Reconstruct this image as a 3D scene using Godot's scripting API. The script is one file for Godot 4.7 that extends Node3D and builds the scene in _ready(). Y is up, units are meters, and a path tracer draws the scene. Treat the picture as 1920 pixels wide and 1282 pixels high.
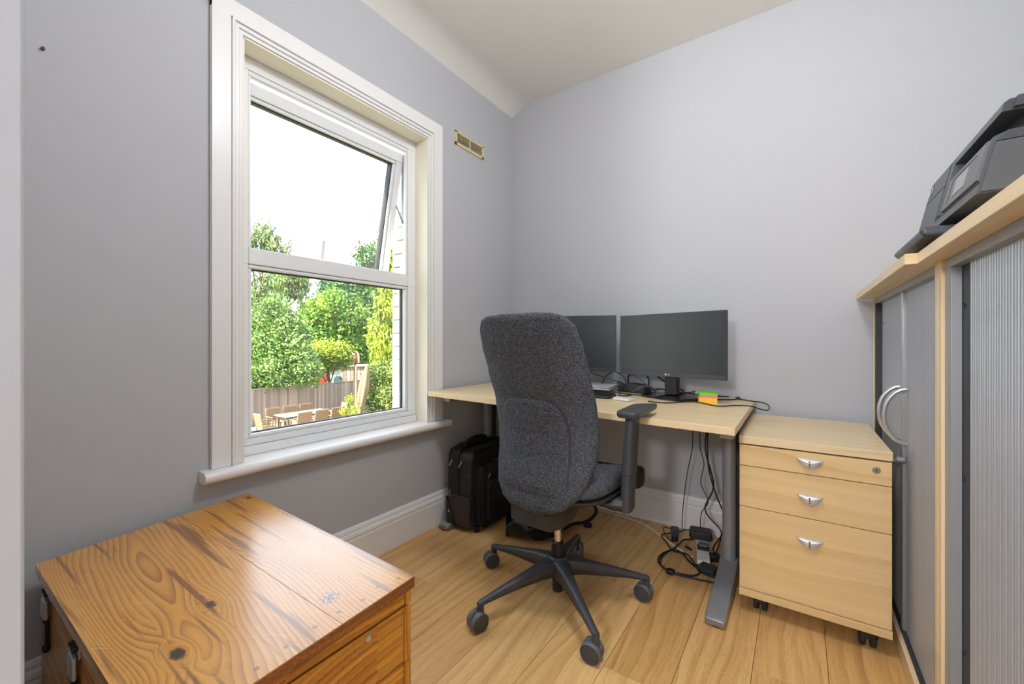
extends Node3D

# ---------------------------------------------------------------- photo -> place
const FPX := 773.0
const TH := 0.60641          # the camera's turn from the window wall
const EYE := Vector3(1.652, 1.012, 2.383)
var fw := Vector3(-sin(TH), 0, -cos(TH))
var rt := Vector3(cos(TH), 0, -sin(TH))
var rng := RandomNumberGenerator.new()
var M := {}

func ray(x, y) -> Vector3:
	return fw + rt * ((x - 960.0) / FPX) + Vector3.UP * ((641.0 - y) / FPX)
func on(x, y, axis: int, val: float) -> Vector3:
	var d = ray(x, y)
	return EYE + d * ((val - EYE[axis]) / d[axis])
func far(x, y, depth: float) -> Vector3:
	return EYE + ray(x, y) * depth
func desk_y(x: float) -> float:
	return 0.75 - 0.0178 * x

# ---------------------------------------------------------------- mesh builder
class B:
	var v := PackedVector3Array()
	var n := PackedVector3Array()
	var uv := PackedVector2Array()
	var g := 0
	var us := Vector2(2.0, 0.8)
	var uo := Vector2.ZERO
	var xf := Transform3D()
	func p(pos: Vector3, nor: Vector3):
		var a := nor.abs()
		var k := 0
		if a.y > a.x and a.y >= a.z: k = 1
		elif a.z > a.x: k = 2
		var al: float
		var ac: float
		if k == g:
			al = pos[(g + 1) % 3]
			ac = pos[(g + 2) % 3]
		else:
			al = pos[g]
			ac = pos[3 - g - k]
		v.append(xf * pos)
		n.append((xf.basis * nor).normalized())
		uv.append(Vector2(al / us.x, ac / us.y) + uo)
	func tri(a: Vector3, b: Vector3, c: Vector3, na: Vector3, nb: Vector3, nc: Vector3):
		if (b - a).cross(c - a).dot(na + nb + nc) > 0:
			p(a, na); p(c, nc); p(b, nb)
		else:
			p(a, na); p(b, nb); p(c, nc)
	func quad(a, b, c, d, na, nb = null, nc = null, nd = null):
		if nb == null:
			nb = na; nc = na; nd = na
		tri(a, b, c, na, nb, nc)
		tri(a, c, d, na, nc, nd)
	func box(c: Vector3, s: Vector3, bev := 0.0):
		var h := s * 0.5
		bev = minf(bev, minf(h.x, minf(h.y, h.z)) * 0.98)
		for k in 3:
			var i := (k + 1) % 3
			var j := (k + 2) % 3
			for sg in [-1.0, 1.0]:
				var nn := Vector3.ZERO
				nn[k] = sg
				var q := []
				for m in [[-1, -1], [1, -1], [1, 1], [-1, 1]]:
					var w := Vector3.ZERO
					w[k] = sg * h[k]
					w[i] = m[0] * (h[i] - bev)
					w[j] = m[1] * (h[j] - bev)
					q.append(c + w)
				quad(q[0], q[1], q[2], q[3], nn)
		if bev <= 0.0: return
		for k in 3:
			var i := (k + 1) % 3
			var j := (k + 2) % 3
			for si in [-1.0, 1.0]:
				for sj in [-1.0, 1.0]:
					var ni := Vector3.ZERO
					var nj := Vector3.ZERO
					ni[i] = si
					nj[j] = sj
					var q := []
					for m in [[-1, 0], [1, 0], [1, 1], [-1, 1]]:
						var w := Vector3.ZERO
						w[k] = m[0] * (h[k] - bev)
						w[i] = si * (h[i] - (bev if m[1] == 1 else 0.0))
						w[j] = sj * (h[j] - (0.0 if m[1] == 1 else bev))
						q.append(c + w)
					quad(q[0], q[1], q[2], q[3], ni, ni, nj, nj)
		for sx in [-1.0, 1.0]:
			for sy in [-1.0, 1.0]:
				for sz in [-1.0, 1.0]:
					var a := c + Vector3(sx * h.x, sy * (h.y - bev), sz * (h.z - bev))
					var b := c + Vector3(sx * (h.x - bev), sy * h.y, sz * (h.z - bev))
					var d := c + Vector3(sx * (h.x - bev), sy * (h.y - bev), sz * h.z)
					tri(a, b, d, Vector3(sx, 0, 0), Vector3(0, sy, 0), Vector3(0, 0, sz))
	func span(a: Vector3, b: Vector3, bev := 0.0):
		box((a + b) * 0.5, (b - a).abs(), bev)
	func lathe(prof: Array, segs := 24, t := Transform3D()):
		for k in prof.size() - 1:
			var a: Vector2 = prof[k]
			var b: Vector2 = prof[k + 1]
			if a.is_equal_approx(b): continue
			var tg := (b - a).normalized()
			var nr := Vector2(tg.y, -tg.x)
			for s in segs:
				var f0 := TAU * s / segs
				var f1 := TAU * (s + 1) / segs
				var c0 := Vector3(cos(f0), 0, sin(f0))
				var c1 := Vector3(cos(f1), 0, sin(f1))
				var n0 := (c0 * nr.x + Vector3.UP * nr.y)
				var n1 := (c1 * nr.x + Vector3.UP * nr.y)
				var q0 := t * (c0 * a.x + Vector3.UP * a.y)
				var q1 := t * (c1 * a.x + Vector3.UP * a.y)
				var q2 := t * (c1 * b.x + Vector3.UP * b.y)
				var q3 := t * (c0 * b.x + Vector3.UP * b.y)
				n0 = (t.basis * n0).normalized()
				n1 = (t.basis * n1).normalized()
				if a.x > 1e-6: tri(q0, q1, q2, n0, n1, n1)
				if b.x > 1e-6: tri(q0, q2, q3, n0, n1, n0)
	func cyl(a: Vector3, b: Vector3, r: float, segs := 20, r2 := -1.0, bev := 0.0):
		var t := frame(a, b)
		var l := a.distance_to(b)
		if r2 < 0: r2 = r
		if bev > 0:
			lathe([Vector2(0, 0), Vector2(r - bev, 0), Vector2(r, bev), Vector2(r2, l - bev), Vector2(r2 - bev, l), Vector2(0, l)], segs, t)
		else:
			lathe([Vector2(0, 0), Vector2(r, 0), Vector2(r2, l), Vector2(0, l)], segs, t)
	func frame(a: Vector3, b: Vector3) -> Transform3D:
		var y := (b - a).normalized()
		var x := y.cross(Vector3.FORWARD if absf(y.z) < 0.9 else Vector3.RIGHT).normalized()
		return Transform3D(Basis(x, y, x.cross(y)), a)
	func tube(pts: Array, r: float, segs := 7):
		var last_x := Vector3.ZERO
		var rings := []
		var axes := []
		for k in pts.size():
			var d: Vector3 = (pts[mini(k + 1, pts.size() - 1)] - pts[maxi(k - 1, 0)]).normalized()
			var x := last_x - d * last_x.dot(d)
			if x.length() < 0.01:
				x = d.cross(Vector3.UP if absf(d.y) < 0.9 else Vector3.RIGHT)
			x = x.normalized()
			last_x = x
			var y := d.cross(x)
			var ring := []
			var nor := []
			for s in segs:
				var f := TAU * s / segs
				var e := x * cos(f) + y * sin(f)
				ring.append(pts[k] + e * r)
				nor.append(e)
			rings.append(ring)
			axes.append(nor)
		for k in rings.size() - 1:
			for s in segs:
				var s2 := (s + 1) % segs
				quad(rings[k][s], rings[k][s2], rings[k + 1][s2], rings[k + 1][s], axes[k][s], axes[k][s2], axes[k + 1][s2], axes[k + 1][s])
		for e in [0, rings.size() - 1]:
			var nn: Vector3 = (pts[0] - pts[1]).normalized() if e == 0 else (pts[-1] - pts[-2]).normalized()
			for s in segs:
				tri(pts[e], rings[e][s], rings[e][(s + 1) % segs], nn, nn, nn)
	func loft(rings: Array, caps := true, closed := true):
		var m: int = rings[0].size()
		var cen := []
		for r in rings:
			var c := Vector3.ZERO
			for q in r: c += q
			cen.append(c / m)
		var nor := []
		for k in rings.size():
			var row := []
			for s in m:
				var k0 := maxi(k - 1, 0)
				var k1 := mini(k + 1, rings.size() - 1)
				var s0 := (s - 1 + m) % m if closed else maxi(s - 1, 0)
				var s1 := (s + 1) % m if closed else mini(s + 1, m - 1)
				var dn: Vector3 = (rings[k1][s] - rings[k0][s]).cross(rings[k][s1] - rings[k][s0])
				if dn.length() < 1e-12: dn = rings[k][s] - cen[k]
				dn = dn.normalized()
				if closed and dn.dot(rings[k][s] - cen[k]) < 0: dn = -dn
				row.append(dn)
			nor.append(row)
		for k in rings.size() - 1:
			for s in (m if closed else m - 1):
				var s2 := (s + 1) % m
				quad(rings[k][s], rings[k][s2], rings[k + 1][s2], rings[k + 1][s], nor[k][s], nor[k][s2], nor[k + 1][s2], nor[k + 1][s])
		if caps:
			for e in [0, rings.size() - 1]:
				var nn: Vector3 = (cen[e] - cen[1 if e == 0 else e - 1]).normalized()
				for s in m:
					tri(cen[e], rings[e][s], rings[e][(s + 1) % m], nn, nn, nn)
	func soft(c: Vector3, s: Vector3, e := 0.3, nu := 28, nv := 16):
		var h := s * 0.5
		var pw = func(q: float, ex: float) -> float: return signf(q) * pow(absf(q), ex)
		var rings := []
		for i in nv + 1:
			var f := -PI / 2 + PI * i / nv
			var ring := []
			for j in nu:
				var t := TAU * j / nu
				ring.append(c + Vector3(h.x * pw.call(cos(f), e) * pw.call(cos(t), e), h.y * pw.call(sin(f), e), h.z * pw.call(cos(f), e) * pw.call(sin(t), e)))
			rings.append(ring)
		loft(rings, false)
	func prism(poly: PackedVector2Array, z0: float, z1: float, t := Transform3D()):
		var idx := Geometry2D.triangulate_polygon(poly)
		var nz := (t.basis * Vector3.BACK).normalized()
		for k in range(0, idx.size(), 3):
			for zz in [[z0, -1.0 if z0 < z1 else 1.0], [z1, 1.0 if z0 < z1 else -1.0]]:
				var q := []
				for m in 3:
					var w: Vector2 = poly[idx[k + m]]
					q.append(t * Vector3(w.x, w.y, zz[0]))
				tri(q[0], q[1], q[2], nz * zz[1], nz * zz[1], nz * zz[1])
		var area := 0.0
		for k in poly.size():
			area += poly[k].cross(poly[(k + 1) % poly.size()])
		for k in poly.size():
			var a := poly[k]
			var b := poly[(k + 1) % poly.size()]
			var e := (b - a).normalized()
			var nn := Vector3(e.y, -e.x, 0) * signf(area)
			nn = (t.basis * nn).normalized()
			quad(t * Vector3(a.x, a.y, z0), t * Vector3(b.x, b.y, z0), t * Vector3(b.x, b.y, z1), t * Vector3(a.x, a.y, z1), nn)
	func mesh() -> ArrayMesh:
		var arr := []
		arr.resize(Mesh.ARRAY_MAX)
		arr[Mesh.ARRAY_VERTEX] = v
		arr[Mesh.ARRAY_NORMAL] = n
		arr[Mesh.ARRAY_TEX_UV] = uv
		var m := ArrayMesh.new()
		m.add_surface_from_arrays(Mesh.PRIMITIVE_TRIANGLES, arr)
		return m

func smooth(pts: Array, sub := 8) -> Array:
	var out := []
	for k in pts.size() - 1:
		var p0: Vector3 = pts[maxi(k - 1, 0)]
		var p3: Vector3 = pts[mini(k + 2, pts.size() - 1)]
		for s in sub:
			out.append(pts[k].cubic_interpolate(pts[k + 1], p0, p3, float(s) / sub))
	out.append(pts[-1])
	return out

var taken := {}
func numbered(called: String) -> String:
	taken[called] = taken.get(called, -1) + 1
	return called if taken[called] == 0 else "%s_%03d" % [called, taken[called]]
func part(b, called: String, m: Material, parent: Node, kind := "") -> MeshInstance3D:
	var o := MeshInstance3D.new()
	o.mesh = b.mesh() if b is B else b
	o.material_override = m
	o.name = called
	if kind: o.set_meta("kind", kind)
	parent.add_child(o, true)
	return o
func thing(called, label, category, at := Vector3.ZERO, yaw := 0.0, group := "") -> Node3D:
	var o := Node3D.new()
	o.name = numbered(called)
	add_child(o)
	o.position = at
	o.rotation.y = yaw
	tag(o, label, category, group)
	return o
func tag(o, label, category, group := ""):
	o.set_meta("label", label)
	o.set_meta("category", category)
	if group: o.set_meta("group", group)
func struct(b, called, m, label := "", category := "") -> MeshInstance3D:
	var o := part(b, numbered(called), m, self, "structure")
	if label: o.set_meta("label", label)
	if category: o.set_meta("category", category)
	return o
func lone(b, called, m, label, category, group := "") -> MeshInstance3D:
	var o := part(b, numbered(called), m, self)
	tag(o, label, category, group)
	return o

# ---------------------------------------------------------------- materials
func mat(c: Color, rough := 0.6, metal := 0.0, spec := 0.5) -> StandardMaterial3D:
	var m := StandardMaterial3D.new()
	m.albedo_color = c
	m.roughness = rough
	m.metallic = metal
	m.metallic_specular = spec
	return m
func rgb(r, g, b) -> Color:
	return Color(r / 255.0, g / 255.0, b / 255.0)
func tex(w: int, h: int, f: Callable) -> ImageTexture:
	var d := PackedByteArray()
	d.resize(w * h * 3)
	var k := 0
	for y in h:
		for x in w:
			var c: Color = f.call(x, y)
			d[k] = int(clampf(c.r, 0, 1) * 255)
			d[k + 1] = int(clampf(c.g, 0, 1) * 255)
			d[k + 2] = int(clampf(c.b, 0, 1) * 255)
			k += 3
	return ImageTexture.create_from_image(Image.create_from_data(w, h, false, Image.FORMAT_RGB8, d))
func noise(freq: float, sd: int, oct := 3) -> FastNoiseLite:
	var nz := FastNoiseLite.new()
	nz.seed = sd
	nz.frequency = freq
	nz.noise_type = FastNoiseLite.TYPE_SIMPLEX_SMOOTH
	nz.fractal_octaves = oct
	return nz
func wood(w: int, h: int, light: Color, dark: Color, sd: int, rings: float, amount: float, fine: float) -> StandardMaterial3D:
	# grain along u: long soft streaks, some growth-ring lines, fine pores
	var n1 := noise(1.0, sd, 2)
	var n2 := noise(1.0, sd + 1, 3)
	var n3 := noise(1.0, sd + 2, 2)
	var t := tex(w, h, func(x, y):
		var u: float = float(x) / w * 2.0
		var q: float = float(y) / h * 0.8
		var warp := n1.get_noise_2d(u * 0.9, q * 3.0)
		var s := (q + warp * 0.05) * rings
		var fr := s - floorf(s)
		var band := pow(fr, 3.0) * (0.4 + 0.6 * clampf(n1.get_noise_2d(u * 0.7 + 30.0, q * 7.0) + 0.5, 0, 1))
		var broad := n2.get_noise_2d(u * 0.8, (q + warp * 0.03) * 26.0) * 0.5 + 0.5
		var pore := n3.get_noise_2d(u * 6.0, (q + warp * 0.03) * 300.0)
		var a := clampf(band * amount + (broad - 0.35) * amount * 1.1 + maxf(pore, 0.0) * fine, 0, 1)
		return light.lerp(dark, a))
	var m := mat(Color.WHITE, 0.42)
	m.albedo_texture = t
	return m

func fabric_tex(sd: int, base: Color, fleck: Color, share: float) -> ImageTexture:
	var r := RandomNumberGenerator.new()
	r.seed = sd
	var w := 384
	var a := PackedFloat32Array()
	a.resize(w * w)
	# woven tweed: short light threads lying along the weft and the warp
	for k in int(w * w * share):
		var x := r.randi() % w
		var y := r.randi() % w
		var l := r.randi_range(2, 7)
		var s := r.randf_range(0.2, 1.0)
		var hor := r.randf() < 0.5
		for j in l:
			var xx := (x + (j if hor else 0)) % w
			var yy := (y + (0 if hor else j)) % w
			a[yy * w + xx] = maxf(a[yy * w + xx], s)
	return tex(w, w, func(x, y): return base.lerp(fleck, a[y * w + x] * 0.8 + r.randf() * 0.12))

func materials():
	M.wall = mat(rgb(190, 192, 196), 0.75, 0, 0.35)
	var pn := NoiseTexture2D.new()
	pn.width = 256; pn.height = 256; pn.seamless = true
	pn.noise = noise(0.02, 5, 4)
	pn.as_normal_map = true
	M.wall.normal_enabled = true
	M.wall.normal_texture = pn
	M.wall.normal_scale = 0.03
	M.wall.uv1_triplanar = true
	M.wall.uv1_scale = Vector3.ONE * 1.5
	M.ceil = mat(rgb(238, 236, 231), 0.85, 0, 0.3)
	M.gloss_white = mat(rgb(240, 240, 239), 0.32, 0, 0.5)
	M.cream = mat(rgb(244, 238, 220), 0.4)
	M.upvc = mat(rgb(240, 242, 243), 0.25)
	M.gasket = mat(rgb(38, 42, 48), 0.5)
	M.brick = mat(rgb(238, 236, 230), 0.8)
	M.mortar = mat(rgb(222, 219, 212), 0.9)
	M.steel = mat(rgb(170, 172, 175), 0.3, 0.9)
	M.chrome = mat(rgb(205, 205, 208), 0.12, 1.0)
	M.brass = mat(rgb(190, 150, 90), 0.3, 1.0)
	M.black = mat(rgb(22, 22, 24), 0.45)
	M.black_gloss = mat(rgb(16, 17, 20), 0.15)
	M.rubber = mat(rgb(30, 30, 32), 0.7)
	M.cable = mat(rgb(26, 26, 28), 0.5)
	M.cable_grey = mat(rgb(96, 98, 102), 0.5)
	M.cable_white = mat(rgb(225, 222, 218), 0.45)
	M.dark_plastic = mat(rgb(62, 64, 69), 0.42)
	M.warm_plastic = mat(rgb(58, 56, 54), 0.5)
	M.wheel = mat(rgb(60, 60, 63), 0.45)
	M.tyre = mat(rgb(98, 99, 103), 0.55)
	M.grey_metal = mat(rgb(146, 149, 153), 0.38, 0.25)
	M.silver = mat(rgb(196, 198, 201), 0.28, 0.75)
	M.pull = mat(rgb(205, 207, 210), 0.35, 0.4)
	M.slat = mat(rgb(178, 182, 188), 0.36, 0.35)
	M.slat2 = mat(rgb(168, 172, 178), 0.36, 0.35)
	M.frame_grey = mat(rgb(158, 162, 167), 0.42, 0.3)
	M.charcoal = mat(rgb(48, 51, 54), 0.5)
	M.screen = mat(rgb(46, 50, 53), 0.36, 0, 0.55)
	M.bezel = mat(rgb(60, 64, 70), 0.4)
	M.glass = mat(Color(1, 1, 1, 0.02), 0.02)
	M.glass.transparency = BaseMaterial3D.TRANSPARENCY_ALPHA
	M.white_plastic = mat(rgb(235, 234, 230), 0.35)
	M.orange = mat(rgb(226, 106, 36), 0.6)
	# woods
	M.oak = []
	for k in 3:
		var tones = [[rgb(226, 184, 122), rgb(176, 124, 68)], [rgb(218, 175, 112), rgb(168, 117, 62)], [rgb(232, 193, 132), rgb(186, 136, 78)]]
		var o := wood(768, 384, tones[k][0], tones[k][1], 20 + k * 7, 22.0, 0.5, 0.5)
		o.roughness = 0.36
		M.oak.append(o)
	M.maple = wood(768, 384, rgb(236, 214, 172), rgb(215, 185, 135), 61, 14.0, 0.6, 0.2)
	M.maple.roughness = 0.34
	M.beech = wood(768, 384, rgb(234, 204, 150), rgb(212, 177, 120), 71, 10.0, 0.6, 0.15)
	M.pine = wood(768, 384, rgb(222, 156, 58), rgb(136, 76, 18), 81, 55.0, 0.9, 0.25)
	M.pine.roughness = 0.3
	M.end_grain = wood(512, 256, rgb(178, 110, 46), rgb(98, 54, 22), 91, 130.0, 1.0, 0.3)
	M.lid = pine_lid()
	# cloth
	M.tweed = mat(Color.WHITE, 0.95, 0, 0.25)
	M.tweed.albedo_texture = fabric_tex(3, rgb(46, 49, 54), rgb(158, 164, 172), 0.13)
	M.tweed.uv1_triplanar = true
	M.tweed.uv1_scale = Vector3.ONE * 3.6
	M.nylon = mat(rgb(30, 29, 31), 0.6)
	var wv := NoiseTexture2D.new()
	wv.width = 256; wv.height = 256; wv.seamless = true
	wv.noise = noise(0.02, 8, 3)
	wv.as_normal_map = true
	wv.bump_strength = 6.0
	M.nylon.normal_enabled = true
	M.nylon.normal_texture = wv
	M.nylon.normal_scale = 0.8
	M.nylon.uv1_triplanar = true
	M.nylon.uv1_scale = Vector3.ONE * 5
	M.leather = mat(rgb(17, 18, 21), 0.22)

func pine_lid() -> StandardMaterial3D:
	# varnished pine, 0.9 m along the grain by 0.52 m: two boards, two knots, nail marks, a splash of blue paint
	var n1 := noise(1.0, 301, 2)
	var n3 := noise(1.0, 303, 1)
	var n4 := noise(1.0, 304, 3)
	var knots := [Vector3(0.60, 0.335, 0.017), Vector3(0.71, 0.43, 0.023), Vector3(0.05, 0.02, 0.012)]
	var nails := []
	var r := RandomNumberGenerator.new()
	r.seed = 12
	for k in 9: nails.append(Vector3(0.868 + r.randf_range(-0.008, 0.008), 0.03 + 0.055 * k + r.randf_range(-0.01, 0.01), 0.0055))
	for k in 26: nails.append(Vector3(r.randf_range(0.2, 0.85), r.randf_range(0.02, 0.32), r.randf_range(0.0012, 0.003)))
	var light := rgb(230, 166, 66)
	var dark := rgb(146, 80, 24)
	var w := 960
	var h := 556
	var tx := tex(w, h, func(x, y):
		var u: float = float(x) / w * 0.9
		var q: float = float(y) / h * 0.52
		var board := 0 if q < 0.205 else 1
		var warp := n1.get_noise_2d(u * 1.3 + board * 9.0, q * 4.0)
		var f: float
		if board == 0:
			f = q * 95.0 + warp * 3.0 - pow(maxf(0.0, 0.55 - u), 2.0) * 14.0
		else:
			# arched figure that opens from the knots towards the left end
			var z := (q - 0.36 - 0.09 * (u - 0.3)) * 10.0
			f = sqrt(z * z * 60.0 + 1.5) + u * 2.5 + warp * 2.4 + 7.0 * smoothstep(0.45, 0.52, q) * (q - 0.45) * 10.0
		var kd := 0.0
		for k in knots:
			var dv := Vector2((u - k.x) * 0.55, q - k.y)
			var d := dv.length()
			f += 2.6 * exp(-pow(d / (k.z * 2.4), 2.0)) * signf(q - k.y + 0.0001)
			var e := exp(-pow(d / (k.z * 1.15), 4.0))
			f = lerpf(f, d * 190.0, e)
			kd = maxf(kd, 1.0 - smoothstep(k.z * 0.30, k.z * 0.62, d + n3.get_noise_2d(u * 90.0, q * 90.0) * 0.002))
		var fr := f - floorf(f)
		var ringline := pow(fr, 2.4) * (1.0 - smoothstep(0.93, 1.0, fr))
		var strength := 0.45 + 0.5 * clampf(n4.get_noise_2d(u * 1.5 + 7.0, q * 11.0) + 0.35, 0, 1)
		var a := ringline * strength
		a += maxf(0.0, n3.get_noise_2d(u * 12.0, q * 420.0)) * 0.12
		var c := light.lerp(dark, clampf(a, 0, 1))
		c = c.lerp(rgb(236, 188, 104), clampf(n4.get_noise_2d(u * 4.0, q * 14.0), 0, 1) * 0.5)
		var streak := n4.get_noise_2d(u * 1.1 + 50.0, q * 24.0)
		if streak > 0.28: c = c.lerp(rgb(104, 58, 26), minf(0.6, (streak - 0.28) * 3.0))
		c = c.lerp(rgb(40, 22, 14), kd * 0.92)
		for k in nails:
			if Vector2(u, q).distance_to(Vector2(k.x, k.y)) < k.z: c = c.lerp(rgb(120, 74, 48), 0.7)
		var bd := Vector2(u - 0.80, q - 0.172).length()
		if bd < 0.024 and n3.get_noise_2d(u * 120.0, q * 120.0) > 0.0 + bd * 18.0: c = rgb(14, 66, 140)
		var sc := n3.get_noise_2d(u * 9.0 + 40.0, q * 190.0 + u * 120.0)
		if sc > 0.86: c = c.lerp(rgb(246, 222, 170), 0.5)
		return c)
	var m := mat(Color.WHITE, 0.3, 0, 0.6)
	m.albedo_texture = tx
	m.clearcoat_enabled = true
	m.clearcoat = 0.9
	m.clearcoat_roughness = 0.2
	return m

# ---------------------------------------------------------------- light and camera
func light_and_camera():
	var cam := Camera3D.new()
	cam.name = "camera"
	cam.fov = rad_to_deg(2.0 * atan(641.0 / FPX))
	cam.near = 0.02
	cam.far = 400
	add_child(cam)
	cam.look_at_from_position(EYE, EYE + fw)
	cam.current = true
	var e := Environment.new()
	e.background_mode = Environment.BG_SKY
	var sm := ProceduralSkyMaterial.new()
	sm.sky_top_color = rgb(225, 235, 250)
	sm.sky_horizon_color = rgb(252, 252, 252)
	sm.ground_bottom_color = rgb(120, 125, 105)
	sm.ground_horizon_color = rgb(225, 228, 225)
	sm.sun_angle_max = 1.0
	e.sky = Sky.new()
	e.sky.sky_material = sm
	e.background_energy_multiplier = 4.0
	e.tonemap_mode = Environment.TONE_MAPPER_LINEAR
	e.tonemap_exposure = 1.0
	e.sdfgi_enabled = true
	e.ssao_enabled = true
	e.ssil_enabled = true
	var we := WorldEnvironment.new()
	we.name = "surroundings"
	we.environment = e
	add_child(we)
	var sun := DirectionalLight3D.new()
	sun.name = "sun"
	sun.light_color = rgb(255, 244, 226)
	sun.light_energy = 9.0
	sun.light_angular_distance = 0.6
	sun.shadow_enabled = true
	add_child(sun)
	sun.look_at_from_position(Vector3(-0.14, 0.85, 0.95) * 10, Vector3.ZERO)

const LX := 2.40    # right wall
const FZ := 2.34    # front wall (doorway)
const CY := 2.64

func lamps():
	# the room's flush ceiling lamp and a globe lamp on the landing behind the doorway; both hang out of the frame
	for d in [[Vector3(1.45, CY, 1.45), 1.0, "round white ceiling lamp in the middle of the study", 0.0], [Vector3(1.39, 1.58, 3.6), 2.4, "white globe lamp hanging on the landing beyond the doorway", 0.88]]:
		var t = thing("ceiling_lamp", d[2], "lamp", d[0])
		var drop: float = d[3]
		var b := B.new()
		b.lathe([Vector2(0, 0), Vector2(0.06, 0), Vector2(0.06, -0.03), Vector2(0, -0.03)], 24)
		if drop > 0.0:
			t.position.y += drop
			b.cyl(Vector3(0, -drop + 0.1, 0), Vector3(0, -0.02, 0), 0.004, 8)
		else:
			drop = 0.17
			b.cyl(Vector3(0, -0.08, 0), Vector3(0, -0.02, 0), 0.02, 12)
		part(b, "lamp_base", M.gloss_white, t)
		b = B.new()
		b.soft(Vector3(0, -drop, 0), Vector3(0.24, 0.24, 0.24), 1.0, 32, 18)
		var gm := mat(rgb(250, 250, 248), 0.4)
		gm.emission_enabled = true
		gm.emission = rgb(255, 253, 250)
		gm.emission_energy_multiplier = 1.5
		part(b, "lamp_globe", gm, t)
		var l := OmniLight3D.new()
		l.name = "lamp_light"
		l.light_energy = d[1]
		l.light_color = rgb(250, 250, 255)
		l.light_size = 0.12
		l.omni_range = 9.0
		l.omni_attenuation = 2.0
		l.shadow_enabled = true
		t.add_child(l)
		l.position = Vector3(0, -drop, 0)

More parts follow.
